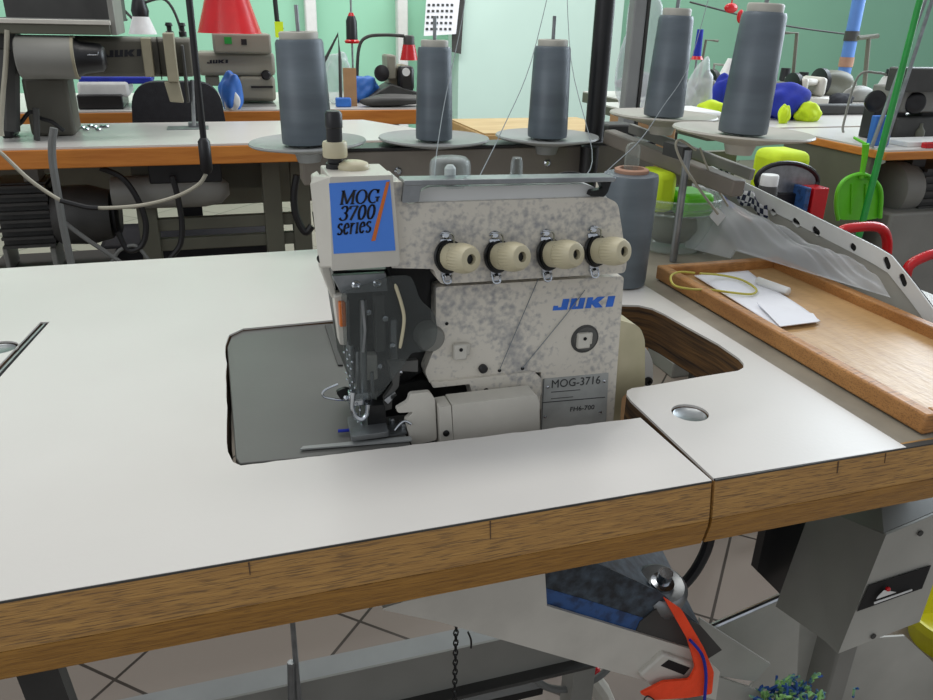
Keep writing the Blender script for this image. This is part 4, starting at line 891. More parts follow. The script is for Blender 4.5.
# little dark switch under plate 4
simple('junction_box', 'small dark switch box under the fourth cone plate', 'switch', 609, 125, 634, 152, .66, .70, M['darkgrey'], .003)

# ---------------------------------------------------------------- background left: long white table with machines
Y0 = 1.37
lt_ = thing('long_table', 'long white work table with orange wooden edge behind the sewing table at left', 'table', (-.5, 1.55, 0))
pass; xr_ = P(375, 130, Z=0).x
obj('table_top', MB().prism([W(-2.4, Y0, -.004), W(.30, Y0, -.004), W(.11, Y0+.36, -.004), W(-2.4, Y0+.36, -.004)], (0, 0, .004)), M['laminate'], lt_)
obj('edge_band', MB().prism([W(-2.4, Y0-.004, -.040), W(.305, Y0-.004, -.040), W(.115, Y0+.355, -.040), W(-2.4, Y0+.355, -.040)], (0, 0, .0355)), M['bgwood'], lt_, bevel=.002)
for x in (272, 146, 300):
    A = P(x, 200, Y=1.5); obj('leg', MB().box(A.x-.02, A.x+.02, 1.47, 1.51, 0, T-.04), M['olive'], lt_, bevel=.002)
for yy in (218, 238):
    A = P(146, yy, Y=1.5); B = P(300, yy, Y=1.5); C2 = P(146, yy+12, Y=1.5); obj('frame_bar', MB().box(A.x, B.x, 1.48, 1.50, C2.z, A.z), M['olive'], lt_, bevel=.002)
obj('apron', MB().box(P(210, 170, Y=1.56).x, P(272, 170, Y=1.56).x, 1.56, 1.58, T-.13, T-.04), M['olive'], lt_)
worktable('pine_table', 'low pine coloured table behind the middle cones', P(385, 128, Z=-.0).x+.21, .71, 1.44, 1.72, .05, 'pinetop', 'pinetop')
wt2 = worktable('work_table', 'second pale work table with wooden edge behind the dark chair', -2.2, .37, 1.98, 2.5, .045)
obj('back_panel', MB().box(-2.1, .2, 2.3, 2.32, .42, T-.045), M['olive'], wt2)
# machine A
ma = thing('sewing_machine', 'large olive grey lockstitch machine with a black end cap at the far left', 'sewing machine', P(60, 135, Y=1.5))
GP = mat('machine_grey', (96, 94, 84), .5, var=.15, scale=12); GD = mat('machine_pale_trim', (150, 144, 122), .5, var=.1)
bxp(20, 36, 196, 77, 1.52, 1.62, 'machine_arm', GP, ma, .008)
bxp(20, 77, 76, 136, 1.52, 1.62, 'machine_column', GP, ma, .008, T)
bxp(140, 38, 155, 77, 1.49, 1.53, 'face_strip', GD, ma, .002); bxp(162, 33, 179, 82, 1.47, 1.53, 'face_strip', GD, ma, .002)
obj('face_strip', MB().prism(px([(164, 82), (179, 82), (184, 103), (170, 102)], Y=1.48), (0, .04, 0)), GD, ma, bevel=.002)
bxp(156, 37, 162, 80, 1.50, 1.53, 'face_gap', M['black'], ma, .001)
bxp(180, 45, 190, 103, 1.50, 1.54, 'needle_plate_cover', M['darkgrey'], ma, .002)
A, B = P(18, 57, Y=1.44), P(74, 57.5, Y=1.44); obj('motor_cylinder', MB().lathe([(.036, 0), (.040, .004), (.040, (B-A).length)], A, B-A, 36), M['greypaint'], ma, smooth=50)
obj('cylinder_ring', MB().lathe([(.0405, 0), (.0405, .005), (.034, .006)], B, B-A, 36), GD, ma, smooth=50)
obj('end_cap', MB().lathe([(.037, 0), (.030, .012), (.026, .045), (.018, .052), (.002, .053)], B+Vector((.005, 0, 0)), B-A, 28), M['black'], ma, smooth=50)
obj('cap_mark', MB().tube([B+Vector((.028, -.029, .006)), B+Vector((.046, -.026, .006)), B+Vector((.048, -.024, .012))], .0012, 6), M['chrome'], ma)
poly_text(block_logo(), 'maker_logo', quadY((105, 57.5), (141, 56), (105, 50.5), 1.52), M['inkblack'], ma, depth=.001)
obj('needle_bar', MB().tube(px([(192, 80), (194, 126)], Y=1.52), .004, 8), M['steel'], ma)
q = P(194, 127, Z=0); obj('presser_foot', MB().box(q.x-.012, q.x+.02, q.y-.01, q.y+.02, T, T+.01), M['steel'], ma)
q = P(195, 128, Z=0); obj('slide_plate', MB().box(q.x-.06, q.x+.03, q.y-.03, q.y+.03, T, T+.0015), M['steel'], ma)
mb = MB()
for i in range(7): c = P(82+4*i, 127+2*math.sin(i*2), Z=.003); mb.sphere(c, .006, (1.2, 1, .6), 1)
tag(obj('bobbin_scatter', mb, M['chrome']), 'small heap of shiny metal bits on the long table beside the left machine', 'metal bits')
obj('oil_lines', MB().tube(bez(px([(0, 128), (18, 125), (30, 112), (40, 118), (52, 122), (64, 131)], Y=1.48), 5), .004, 8), M['blackcable'], ma)
for i, (xx, yt, yb_) in enumerate(((8, 50, 130), (36, 108, 140))): obj('knee_rod', MB().tube(px([(xx, yt), (xx+1, yb_)], Y=1.46), .006 if i else .02, 8), M['darkgrey'], ma)
bxp(-15, 60, 14, 136, 1.5, 1.56, 'side_motor', M['black'], ma, .006, T)
# cable harness
tag(obj('light_cable', MB().tube(bez(px([(7, 30), (6, 60), (3, 95), (1, 125), (2, 136)], Y=1.42), 5), .0045, 8), M['cable']), 'pale cable hanging down the left side of the large machine', 'cable')
cbx = thing('control_box', 'dark grey control box with yellowed lip above the large left machine', 'control box', P(50, 32, Y=1.42))
A = P(-30, 33, Y=1.42); B = P(106, 1, Y=1.42)
obj('box_body', MB().box(A.x, B.x, 1.42, 1.6, A.z, A.z+.022), M['olive'], cbx, bevel=.002)
obj('box_lip', MB().box(A.x, B.x+.002, 1.415, 1.43, A.z+.018, A.z+.026), M['castclean'], cbx, bevel=.001)
obj('box_top', MB().box(A.x, B.x-.003, 1.43, 1.9, A.z+.021, A.z+.025).box(A.x, B.x-.005, 1.75, 1.9, A.z+.02, A.z+.12), M['darkgrey'], cbx)
obj('box_side', MB().box(B.x, B.x+.010, 1.43, 1.62, A.z, A.z+.10), M['greypaint'], cbx, bevel=.001)
obj('box_support', MB().box(A.x, A.x+.05, 1.55, 1.6, P(10, 60, Y=1.55).z, A.z), M['darkgrey'], cbx)
# black hanging rod with cable
q0, q1 = P(183, -60, Y=1.2), P(207, 172, Y=1.2)
hr = thing('lamp_rod', 'thin black vertical rod in front of the long table, cable at its lower end', 'rod', q1)
dr = (q0-q1).normalized()
obj('rod', MB().tube([q1+dr*.02, q0+dr*.3], .006, 12), M['black'], hr); obj('rod_socket', MB().tube([q1+dr*-.002, q1+dr*.006, q1+dr*.055, q1+dr*.062], [.007, .011, .011, .006], 14), M['black'], hr)
tag(obj('cream_cable', MB().tube(bez(px([(-20, 138), (0, 152), (30, 180), (60, 200)], Y=1.2)+px([(75, 204), (98, 208), (140, 205.5), (175, 197), (198, 185), (206, 174)], Y=1.2), 6), .0036, 8), M['cable']), 'cream cable sagging from the black rod towards the left', 'cable')
tag(obj('cable_sleeve', MB().tube(bez(px([(60, 200.5), (75, 204.5), (88, 207.5), (98, 208)], Y=1.198), 5), .0046, 8), M['blackcable']), 'black sleeve around the sagging cream cable', 'sleeve')
tag(obj('grey_hose', MB().tube(bez(px([(54, 128), (52, 145), (53, 165), (58, 195), (63, 225), (72, 268), (78, 300)], Y=1.32), 6), .007, 10), M['gcable']), 'grey hose hanging down over the orange wooden table edge', 'hose')
# motors beneath the long table
um = thing('clutch_motor', 'dark ribbed motor with round drum under the left end of the long table', 'motor', P(60, 260, Y=1.5))
A, B = P(55, 215, Y=1.5), P(112, 214, Y=1.5)
obj('motor_drum', MB().lathe([(.055, 0), (.062, .01), (.064, .07), (.052, (B-A).length)], A, B-A, 36), M['darkgrey'], um, smooth=50)
mb = MB(); C3 = P(-10, 185, Y=1.46); D3 = P(56, 246, Y=1.46); mb.box(C3.x, D3.x, 1.47, 1.57, D3.z, C3.z)
for i in range(8): zz = D3.z+(C3.z-D3.z)*i/7.5; mb.box(C3.x, D3.x, 1.455, 1.585, zz, zz+.006)
obj('motor_fins', mb, M['darkgrey'], um)
for x in (5, 52): C3 = P(x, 244, Y=1.5); D3 = P(x+10, 268, Y=1.5); obj('motor_foot', MB().box(C3.x, D3.x, 1.47, 1.56, D3.z, C3.z), M['greypaint'], um, bevel=.002)
obj('end_rim', MB().lathe([(.048, 0), (.053, .006), (.04, .014), (.02, .010)], B+Vector((.004, 0, 0)), B-A, 32), M['black'], um, smooth=50)
obj('motor_bracket', MB().box(P(25, 175, Y=1.5).x, P(40, 175, Y=1.5).x, 1.48, 1.55, P(25, 190, Y=1.5).z, T-.04), M['greypaint'], um)
fp_ = MB().box(P(-10, 268, Y=1.5).x, P(112, 268, Y=1.5).x, 1.42, 1.62, P(30, 272, Y=1.5).z-.03, P(30, 268, Y=1.5).z); obj('motor_shelf', fp_, M['darkgrey'], um)
obj('shelf_leg', MB().box(P(30, 270, Y=1.5).x, P(38, 270, Y=1.5).x, 1.5, 1.54, 0, P(30, 272, Y=1.5).z-.02), M['darkgrey'], um)
u2 = thing('servo_motor', 'smooth grey cylindrical motor hanging under the long table near the black rod', 'motor', P(170, 190, Y=1.46))
A, B = P(112, 193, Y=1.46), P(226, 189, Y=1.46); LL = (B-A).length
obj('motor_tube', MB().lathe([(.030, 0), (.034, .008), (.036, LL*.55), (.036, LL*.8), (.03, LL*.95), (.012, LL*1.03)], A, B-A, 32), M['greypaint'], u2, smooth=50)
C3 = P(150, 176, Y=1.46); D3 = P(222, 176, Y=1.46); obj('motor_mount', MB().box(C3.x, D3.x, 1.43, 1.50, C3.z-.012, T-.04), M['black'], u2, bevel=.003)
obj('motor_band', MB().lathe([(.0375, LL*.55), (.0375, LL*.575)], A, B-A, 32), M['darkgrey'], u2)
for lab, pts, m_, r_ in (('black hose looping beneath the servo motor', [(100, 168), (122, 178), (138, 200), (146, 225), (142, 245), (128, 250), (118, 232)], 'blackcable', .006),
                        ('black cable dropping from the servo motor', [(172, 176), (178, 198), (182, 225), (180, 245), (170, 258)], 'blackcable', .006),
                        ('dark hose loop at the right end of the long table', [(297, 175), (294, 195), (296, 215), (305, 232), (312, 226)], 'blackcable', .008),
                        ('grey air line below the ribbed motor', [(64, 222), (85, 238), (112, 256), (120, 262)], 'gcable', .005),
                        ('pale thin hose by the black loop', [(112, 262), (120, 250), (136, 246), (150, 262)], 'gcable', .004)):
    tag(obj('hose', MB().tube(bez(px(pts, Y=1.40), 6), r_, 8), M[m_]), lab, 'hose', None)
# dark office chair
oc = thing('office_chair', 'dark fabric office chair behind the long white table', 'chair', Vector((P(175, 100, Y=1.84).x, 1.84, 0)))
q = P(175, 82, Y=1.84); q2 = P(125, 100, Y=1.84); hw = q.x-q2.x
bkp = rounded([Vector((q.x-hw, 1.84, T-.12)), Vector((q.x+hw, 1.84, T-.12)), Vector((q.x+hw*.85, 1.84, q.z)), Vector((q.x-hw*.85, 1.84, q.z))], .06, 8)
obj('backrest', MB().prism(bkp, (0, .05, 0)), M['fabric'], oc, bevel=.012, seg=3)
obj('seat', MB().box(q.x-.21, q.x+.21, 1.62, 1.86, .42, .48).box(q.x-.2, q.x+.2, 1.8, 1.83, .44, .47), M['fabric'], oc, bevel=.02); obj('back_bar', MB().box(q.x-.03, q.x+.03, 1.885, 1.9, .44, T), M['black'], oc)
obj('seat_column', MB().tube([(q.x, 1.76, .06), (q.x, 1.76, .43)], .025, 14), M['black'], oc)
for i in range(5): a = 2*math.pi*i/5; obj('leg', MB().tube([(q.x, 1.76, .09), (q.x+.26*math.cos(a), 1.76+.26*math.sin(a)*.7, .03)], [.02, .014], 8), M['black'], oc)
# machine B
mB = thing('sewing_machine', 'pale grey machine with small panel lights under the big red lamp shade', 'sewing machine', P(240, 110, Y=2.1))
GB = mat('machine_pale_grey', (140, 138, 124), .5, var=.1, scale=10)
bxp(196, 52, 276, 76, 2.1, 2.22, 'machine_arm', GB, mB, .01)
bxp(212, 33, 272, 54, 2.08, 2.22, 'top_panel', GB, mB, .006)
bxp(238, 76, 277, 106, 2.1, 2.22, 'machine_column', GB, mB, .01, T+.01); bxp(205, 76, 220, 86, 2.12, 2.2, 'needle_head', GB, mB, .004)
bxp(196, 106, 277, 112, 2.06, 2.3, 'machine_bed', M['greypaint'], mB, .004, T)
bxp(224, 37, 232, 44, 2.078, 2.085, 'panel_light', M['dgreen'], mB, 0); bxp(241, 39, 247, 45, 2.078, 2.085, 'panel_button', M['black'], mB, 0)
poly_text(block_logo(), 'maker_logo', quadY((207, 63.5), (228, 63), (207, 60), 2.1), M['inkblack'], mB, depth=.001)
bxp(251, 86, 273, 88, 2.095, 2.1, 'machine_slot', M['black'], mB, 0); q = P(266, 75, Y=2.1); obj('handwheel', MB().lathe([(.01, 0), (.014, .004), (.01, .01)], q, (0, -1, 0), 16), M['black'], mB)
rl = thing('red_lamp', 'large glossy red enamel lamp shade at the top left', 'lamp', P(230, 32, Y=1.95))
A = P(230, 33, Y=1.95); obj('lamp_shade', MB().lathe([(.082, 0), (.080, .003), (.050, .10), (.035, .13), (.02, .14)], A, seg=40, capa=True), M['red'], rl, smooth=50)
obj('lamp_cord', MB().tube([A+Vector((0, 0, .14)), A+Vector((0, 0, 1.2))], .004, 8), M['black'], rl)
# spool, blue things
cloth('blue_bundle', 'blue cloth bundle behind the chair and left machine', 'clothing', 230, 88, 2.0, .03, .03, .085, M['skyblue'], 15)
cloth('white_bundle', 'white cloth in front of the blue bundle', 'clothing', 231, 102, 1.985, .022, .01, .055, M['bwhite'], 16)
simple('blue_sheet', 'blue folded sheet seen below the arm of the large left machine', 'cloth', 78, 77, 152, 84, 2.05, 2.2, M['royal'], .004)
simple('white_board', 'white boxes seen below the arm of the large left machine', 'box', 76, 82, 130, 97, 2.04, 2.2, M['bwhite'], .008)
simple('black_crate', 'dark crate under the white boxes on the second table', 'crate', 76, 95, 124, 109, 2.02, 2.2, M['black'], .004, T)
ms = thing('white_lamp', 'small white lamp with black neck above the large left machine', 'lamp', P(143, 36, Y=2.2))
A = P(143, 34, Y=2.2); obj('lamp_shade', MB().lathe([(.038, 0), (.022, .045)], A, seg=24), M['bwhite'], ms, smooth=50); obj('lamp_neck', MB().lathe([(.021, .044), (.024, .06), (.018, .085), (.012, .1)], A, seg=20), M['black'], ms, smooth=50)
obj('lamp_cap', MB().lathe([(.013, .1), (.018, .115), (.01, .13)], A, seg=16), M['red'], ms); obj('lamp_arm', MB().tube(bez([A+Vector((.01, 0, .08)), A+Vector((.07, 0, .09)), A+Vector((.10, .02, .02)), A+Vector((.10, .05, -.1)), Vector((A.x+.1, 2.25, T))], 5), .004, 8), M['darkgrey'], ms)
for i, (x, yt) in enumerate(((170, 20), (183, 18))):
    q = P(x, 36, Y=1.57); (obj('top_knob', MB().lathe([(.008, 0), (.008, .01), (.005, .012), (.005, .02), (.008, .022), (.006, .028)], Vector((q.x, 1.57, P(100, 36, Y=1.52).z-.0005)), seg=16), M['black'], ma))
# wall side things: cone, small red lamp, machine C, bag, calendar
q = P(352, 40, Y=2.9); sp = thing('thread_cone', 'small black thread cone with red ends hanging high before the left green wall', 'thread cone', q)
h_ = P(352, 16, Y=2.9).z-q.z
obj('wound_thread', MB().lathe([(.022, 0), (.021, h_*.8), (.014, h_)], q, seg=24), M['black'], sp, smooth=50); obj('cone_base', MB().lathe([(.026, -.012), (.03, -.004), (.022, .002)], q, seg=24), M['red'], sp); obj('cone_tip', MB().lathe([(.013, h_), (.008, h_+.012)], q, seg=20), M['red'], sp)
obj('hanging_rod', MB().tube([Vector((q.x, q.y, .0)), Vector((q.x, q.y, q.z+.6))], .004, 8), M['steel'], sp)
A = P(409, 60, Y=2.2); rl2 = thing('red_lamp', 'small red lamp with grey cap left of the second cone', 'lamp', A)
obj('lamp_shade', MB().lathe([(.028, 0), (.019, .045)], A, seg=28), M['red'], rl2, smooth=50); obj('lamp_cap', MB().lathe([(.018, .044), (.017, .068), (.012, .072)], A, seg=24), M['darkgrey'], rl2, smooth=50)
obj('lamp_arm', MB().tube(bez(px([(404, 36), (385, 35), (367, 37), (359, 48), (357, 80), (357, 109)], Y=2.2), 6), .005, 8), M['darkgrey'], rl2)
mC = thing('sewing_machine', 'dark machine with black handwheel below the small red lamp', 'sewing machine', P(390, 110, Y=2.1))
bxp(387, 55, 397, 80, 2.12, 2.2, 'machine_head', GB, mC, .006); bxp(389, 65, 410, 110, 2.14, 2.22, 'machine_column', GD, mC, .01, T)
bxp(399, 66, 415, 92, 2.1, 2.14, 'face_cover', M['black'], mC, .012); obj('cover_badge', MB().lathe([(.012, 0), (.012, .003)], P(406, 72, Y=2.1), (0, -1, 0), 20), M['bwhite'], mC)
obj('handwheel', MB().lathe([(.010, 0), (.022, .004), (.024, .012), (.016, .016)], P(383, 73, Y=2.11), (-.6, -1, 0), 24), M['black'], mC, smooth=50)
obj('machine_bed', MB().prism(px([(362, 110), (372, 96), (392, 84), (418, 92), (425, 110)], Y=2.1), (0, .1, 0)), M['darkgrey'], mC, bevel=.004)
cloth('plastic_bag', 'white plastic bag with tan card right of the leftmost cone', 'bag', 339, 85, 2.12, .045, .03, .135, M['bag'], 21)
simple('tan_card', 'tan card sheet in the white plastic bag right of the leftmost cone', 'card', 343, 68, 357, 98, 2.05, 2.055, M['cardboard'], 0, T)
cloth('blue_bundle', 'blue cloth bundle right of the leftmost cone', 'clothing', 364, 96, 2.16, .045, .03, .07, M['skyblue'], 22)
simple('blue_bin', 'small blue bin at the foot of the white plastic bag', 'bin', 336, 98, 352, 118, 2.02, 2.04, M['skyblue'], .004, T)
cloth('dark_cloth', 'dark grey cloth heap on the table left of the second cone', 'clothing', 392, 110, 2.03, .10, .03, .030, M['darkgrey'], 23)
cal = thing('wall_calendar', 'paper wall calendar with a grey picture edge above the second cone', 'calendar', P(445, 52, Y=4.7))
obj('calendar_page', MB().prism(px([(427, -8), (461, -12), (456, 34), (424, 36)], Y=4.70), (0, .008, 0)), M['paper'], cal)
obj('calendar_back', MB().prism(px([(452, -8), (465, -8), (461, 54), (452, 52)], Y=4.72), (0, .006, 0)), M['darkgrey'], cal)
for r_ in range(5):
    mb = MB()
    for c_ in range(6):
        A = P(429+4.6*c_-r_*.5, 5+6*r_, Y=4.698); mb.box(A.x-.008, A.x+.008, 4.697, 4.7005, A.z-.007, A.z+.007)
    obj('date_row', mb, M['inkgrey'], cal)
frame('thin black wire bent over the plastic bag at left', [(322, 66), (325, 60), (338, 34), (340, 60), (341, 110)], 2.08, .005, 'darkgrey')
frame('black cable loop on the green wall beside the leftmost cone', [(274, -10), (277, 20), (282, 30)], 2.6, .008, 'black')
frame('thin dark cable hanging above the large left machine', [(118, -6), (122, 8), (132, 18), (140, 22)], 2.3, .004, 'darkgrey')
q = P(279, 28, Y=2.58); tag(obj('yellow_tag', MB().box(q.x-.014, q.x+.014, 2.575, 2.58, q.z-.03, q.z+.02), M['hiviz']), 'small yellow tag beside the leftmost cone top', 'tag')

# ---------------------------------------------------------------- under the sewing table
# frame crossbeam
cb = thing('frame_beam', 'pale grey steel channel beam under the sewing table', 'beam', (-.3, .43, .2))
zb_ = -.42
A, B = P(110, 712, Z=zb_), P(540, 640, Z=zb_)
print('beam', A, B)
XB = P(610, 630, Z=zb_).x
yb0 = (P(120, 700, Z=zb_).y+P(430, 634, Z=zb_).y)/2
obj('beam_top', MB().box(-1.38, XB, yb0-.028, yb0, T+zb_-.003, T+zb_), M['discgrey'], cb)
obj('beam_web', MB().box(-1.38, XB, yb0-.031, yb0-.028, T+zb_-.06, T+zb_), M['greypaint'], cb)
obj('beam_lip', MB().box(-1.38, XB, yb0-.046, yb0-.031, T+zb_-.063, T+zb_-.058), M['darkgrey'], cb)
for x in (-1.38, XB-.03): obj('beam_post', MB().box(x, x+.03, yb0-.03, yb0, 0, T+zb_-.06), M['greypaint'], cb)
A = P(30, 668, Y=.30); bl_ = obj('pedal_post', MB().bar(P(10, 640, Y=.32)+Vector((0, 0, .2)), P(60, 720, Y=.32), .035, .02, (0, 1, 0)), M['darkgrey']); tag(bl_, 'dark flat post under the left end of the sewing table', 'post')
tag(obj('pull_rod', MB().tube([Vector((P(294, 640, Y=.30).x, .30, T-.042)), Vector((P(294, 640, Y=.30).x, .30, .15))], .0028, 8).tube([P(291, 662, Y=.298), P(292, 715, Y=.298)], .004, 8), M['steel']), 'thin vertical pull rod under the left half of the sewing table', 'rod')
c0 = P(456, 632, Y=.22); mb = MB()
for i in range(26):
    z = c0.z+.03-i*.0062; a_ = 0 if i % 2 else math.pi/2
    ring = [Vector((c0.x+.0022*math.cos(t)*math.cos(a_), .22+.0022*math.cos(t)*math.sin(a_), z+.0044*math.sin(t))) for t in [2*math.pi*k/10 for k in range(11)]]
    mb.tube(ring, .0008, 5)
tag(obj('pull_chain', mb, M['darkmetal']), 'thin steel pull chain hanging below the front edge of the sewing table', 'chain')
tag(obj('wire_hook', MB().tube(bez([P(468, 632, Y=.22), P(471, 640, Y=.22), P(471, 648, Y=.22)], 4), .001, 6), M['darkmetal']), 'tiny bent wire beside the pull chain', 'hook')
# waste chute arm, pale
chz = -.13
ca = thing('waste_chute', 'pale slanted sheet metal chute under the machine with scuffed blue inside', 'chute', P(560, 620, Y=.16))
arm = px([(383, 610), (405, 603), (545, 572), (547, 606), (700, 652), (720, 672), (716, 700), (600, 668), (440, 622)], Y=.10)
obj('chute_side', MB().prism(arm, (0, .003, 0)), M['castclean'], ca)
tp = px([(383, 610), (405, 603), (545, 572)], Y=.10); obj('chute_flange', MB().prism(tp+[p+Vector((0, 0, .0015)) for p in tp[::-1]], (0, .16, 0)), M['castclean'], ca)
bi = px([(545, 574), (590, 560), (660, 592), (700, 625), (700, 654), (547, 607)], Y=.104)
obj('chute_inside', MB().prism(bi, (0, .002, 0)), M['slate'], ca)
bi = px([(590, 560), (660, 592), (700, 625)], Y=.106); obj('chute_floor', MB().prism([bi[0], bi[2], bi[2]+Vector((.02, .14, .02)), bi[0]+Vector((.02, .14, .05))], (0, 0, -.002)), M['slate'], ca)
obj('chute_blue_band', MB().prism(px([(545, 588), (547, 607), (640, 635), (646, 619), (590, 601)], Y=.1035), (0, .0008, 0)), M['bluetool'], ca)
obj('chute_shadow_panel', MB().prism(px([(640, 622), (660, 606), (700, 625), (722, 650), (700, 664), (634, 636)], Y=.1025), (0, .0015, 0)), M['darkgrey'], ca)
obj('chute_box', MB().prism(px([(640, 676), (664, 654), (694, 664), (700, 690), (660, 694)], Y=.095), (0, .03, 0)), M['castclean'], ca, bevel=.002)
obj('box_slot', MB().prism(px([(661, 666), (669, 660), (690, 668), (684, 675)], Y=.0945), (0, .001, 0)), M['blackhole'], ca)
# round coupling with bolt
q = P(661, 586, Y=.12); cpl = thing('drive_coupling', 'round metal coupling with a bolt under the table split', 'coupling', q)
obj('coupling_ring', MB().lathe([(.016, -.022), (.022, -.016), (.023, .0), (.019, .004), (.012, .002)], q, (0, -.25, 1), 32), M['steel'], cpl, smooth=50)
obj('coupling_bolt', MB().lathe([(.010, .002), (.010, .006), (.006, .007), (.006, .018)], q, (0, -.25, 1), 20), M['chrome'], cpl)
tag(obj('black_belt', MB().tube(bez(px([(712, 525), (706, 550), (692, 575), (672, 594), (655, 598)], Y=.15), 5), .005, 8), M['blackcable']), 'dark curved belt dropping from the table split round the coupling', 'belt')
# orange strap
os_ = px([(664, 598), (682, 610), (704, 648), (714, 672), (712, 694), (688, 698), (655, 700), (640, 694), (664, 682), (690, 680), (696, 668), (688, 640)], Y=.088)
ocl = obj('orange_strap', MB().prism(rounded(os_, .003), (0, .0025, 0)), M['orangecloth'], bevel=.001); tag(ocl, 'bright orange cloth strap tied to the waste chute', 'strap')
tag(obj('blue_string', MB().tube(bez(px([(690, 640), (702, 655), (706, 676), (704, 705)], Y=.085), 5), .0014, 6), M['royal']), 'thin blue cord over the orange strap', 'cord')
tag(obj('fine_wire', MB().tube(bez(px([(660, 705), (648, 696), (644, 704), (656, 712)], Y=.085), 5), .0006, 6), M['darkmetal']), 'fine dark wire curl left of the orange strap', 'wire')
# hose and small lever left of strap
tag(obj('grey_hose', MB().tube(bez(px([(530, 676), (550, 688), (575, 688), (600, 676), (615, 660)], Y=.34), 6), .0045, 8), M['gcable']), 'grey hose sagging on the floor side below the waste chute', 'hose')
lv_ = thing('floor_lever', 'pale pedal lever with red tip below the waste chute', 'lever', P(595, 690, Y=.40))
obj('lever_arm', MB().tube(px([(585, 668), (600, 690), (612, 720)], Y=.38), [.012, .014, .016], 10), M['castclean'], lv_); obj('lever_tip', MB().sphere(P(596, 671, Y=.372), .006, (1, 1, 1.2)), M['red'], lv_)
tag(obj('black_bar', MB().bar(P(540, 685, Y=.36), P(380, 722, Y=.36), .02, .012), M['black']), 'dark bar below the pale beam under the table', 'bar')
# zinc troughs
zt_ = thing('metal_trough', 'zinc sheet trough with bright folded edges under the table split', 'trough', P(760, 640, Y=.24))
e1 = px([(712, 626), (782, 594), (800, 614), (796, 700), (740, 700), (768, 664)], Y=.22)
obj('trough_wall', MB().prism(e1, (0, .003, 0)), M['zinc'], zt_)
A, B = P(711, 627, Y=.218), P(782, 596, Y=.218); obj('trough_lip', MB().tube([A, B], .0035, 8), M['chrome'], zt_)
obj('trough_plate', MB().prism(px([(700, 618), (712, 626), (771, 664), (756, 682), (716, 676), (698, 650)], Y=.17), (0, .003, 0)), M['zinc'], zt_, bevel=.0008)
obj('trough_wall', MB().prism(px([(716, 676), (756, 690), (790, 720), (700, 720)], Y=.168), (0, .003, 0)), M['zinc'], zt_)
obj('trough_plate', MB().prism(px([(798, 612), (840, 640), (905, 636), (990, 715), (990, 760), (800, 760), (792, 690)], Y=.245), (0, .003, 0)), M['zinc'], zt_)
zz = P(930, 730, Y=.245).z
obj('trough_leg', MB().box(P(880, 730, Y=.26).x-.02, P(880, 730, Y=.26).x+.02, .25, .28, 0, zz), M['greypaint'], zt_); obj('trough_leg', MB().box(P(720, 730, Y=.20).x, P(720, 730, Y=.20).x+.03, .19, .22, 0, P(720, 715, Y=.2).z), M['greypaint'], zt_)
rnd = random.Random(5); mb = MB()
c = P(790, 700, Y=.15)
for i in range(110):
    p = c+Vector((rnd.gauss(0, .022), rnd.uniform(-.02, .02), rnd.gauss(0, .006)-abs(rnd.gauss(0, .003))))
    pts = [p+Vector((rnd.uniform(-.008, .008), rnd.uniform(-.006, .006), rnd.uniform(-.005, .009))) for _ in range(4)]; mb.tube(bez(pts, 3), .0014, 5)
so = tag(obj('thread_scraps', mb, mat('scrap_green', (150, 200, 120), .8, rgb2=(40, 80, 150), scale=60, lo=.45, hi=.55)), 'tangle of green and blue thread scraps at the bottom of the metal trough', 'scraps'); so['kind'] = 'stuff'
# control box with window
kb = thing('motor_control_box', 'grey steel motor control box with a dark switch window under the table\'s right end', 'control box', P(850, 620, Y=.10))
F0, F1, F2, F3 = P(886, 532, Y=.045), P(960, 503, Y=.045), P(922, 618, Y=.045), P(838, 655, Y=.045)
pa, pb, pc_, pd = P(886, 535, Y=.06), P(975, 503, Y=.045), P(905, 638, Y=.055), P(839, 654, Y=.065)
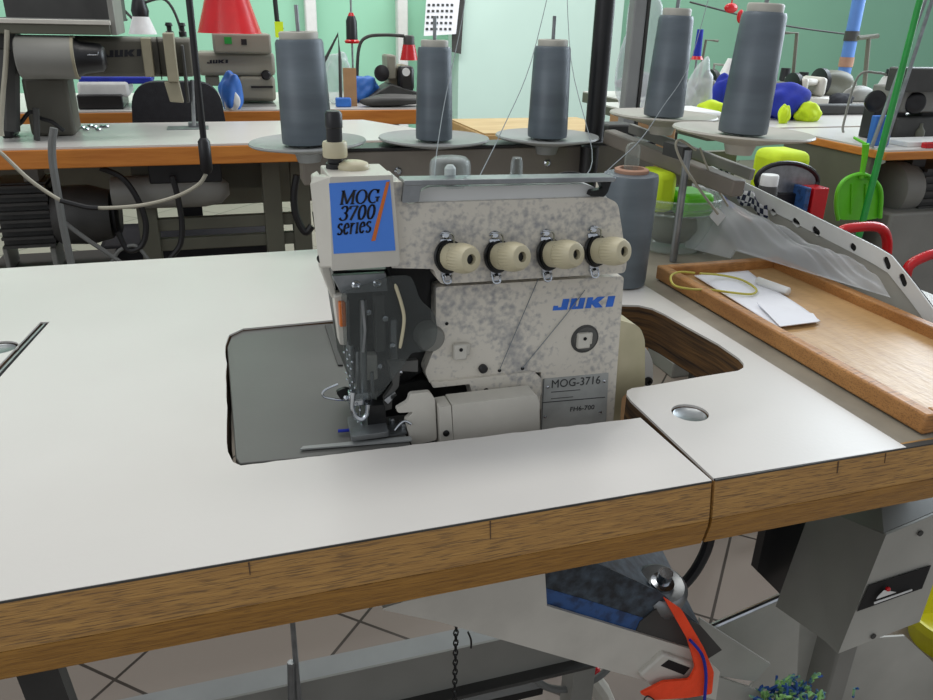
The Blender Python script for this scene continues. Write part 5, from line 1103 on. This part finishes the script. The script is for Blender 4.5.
# long side facing left, front face to the right
L0, L1, L2 = P(812, 515, Y=.16), P(870, 505, Y=.12), P(786, 600, Y=.17)
top_ = [P(812, 500, Y=.17), P(886, 535, Y=.06)]
side = [P(813, 505, Y=.17), P(886, 535, Y=.07), P(838, 654, Y=.07), P(785, 601, Y=.17)]
obj('box_side', MB().prism(side, (.003, .001, 0)), M['greypaint'], kb)
fr_ = [side[1], side[1]+Vector((.115, .012, .005)), side[2]+Vector((.10, .012, .005)), side[2]]
frp = [P(886, 535, Y=.07), P(962, 503, Y=.082), P(920, 622, Y=.082), P(838, 654, Y=.07)]
obj('box_front', MB().prism(frp, (.001, .003, 0)), M['zinc'], kb, bevel=.0006)
obj('box_body', MB().prism([side[1]+Vector((.002, .004, -.001)), frp[1]+Vector((0, .004, -.001)), frp[1]+Vector((0, .10, -.001)), side[0]+Vector((.002, .003, -.001))], frp[3]-frp[0]+Vector((0, 0, .002))), M['greypaint'], kb)
wn = obj('switch_window', MB().prism([P(869, 585, Y=.069), P(931, 565, Y=.079), P(922, 588, Y=.079), P(857, 611, Y=.069)], (-.0005, -.0006, 0)), M['blackhole'], kb)
obj('window_sticker', MB().prism([P(878, 596, Y=.0675), P(884, 590, Y=.0675), P(896, 592, Y=.0695), P(876, 599, Y=.0675)], (0, -.0004, 0)), M['bwhite'], wn)
obj('window_sticker', MB().sphere(P(888, 589, Y=.0675), .0022), M['red'], wn)
obj('window_sticker', MB().prism([P(874, 602, Y=.0675), P(912, 589, Y=.074), P(912, 590.5, Y=.074), P(874, 604, Y=.0675)], (0, -.0004, 0)), M['bwhite'], wn)
obj('screw', MB().lathe([(.0028, 0), (.0028, .001)], P(920, 533, Y=.0745), (0, -1, 0), 14), M['darkgrey'], kb); obj('screw', MB().lathe([(.0028, 0), (.0028, .001)], P(873, 636, Y=.0735), (0, -1, 0), 14), M['darkgrey'], kb)
obj('box_bracket', MB().box(side[0].x+.02, side[0].x+.06, .12, .16, side[0].z-.03, T-.04), M['darkgrey'], kb)
tag(obj('splash_board', MB().prism(px([(768, 520), (818, 508), (786, 600), (757, 571)], Y=.19), (0, .01, 0)), M['black']), 'black flat panel left of the grey control box under the table', 'panel')
# yellow bucket
q = P(938, 670, Y=.42); bu = thing('yellow_bucket', 'yellow plastic bucket at the lower right edge', 'bucket', (q.x+.05, .42, 0))
zt2 = P(938, 618, Y=.42).z; obj('bucket_wall', MB().lathe([(.065, 0), (.078, zt2-.02), (.084, zt2-.018), (.086, zt2), (.080, zt2), (.074, zt2-.03), (.06, .01), (.001, .008)], (P(920, 620, Y=.42).x+.088, .42, 0), seg=40), M['yellow'], bu, smooth=50)
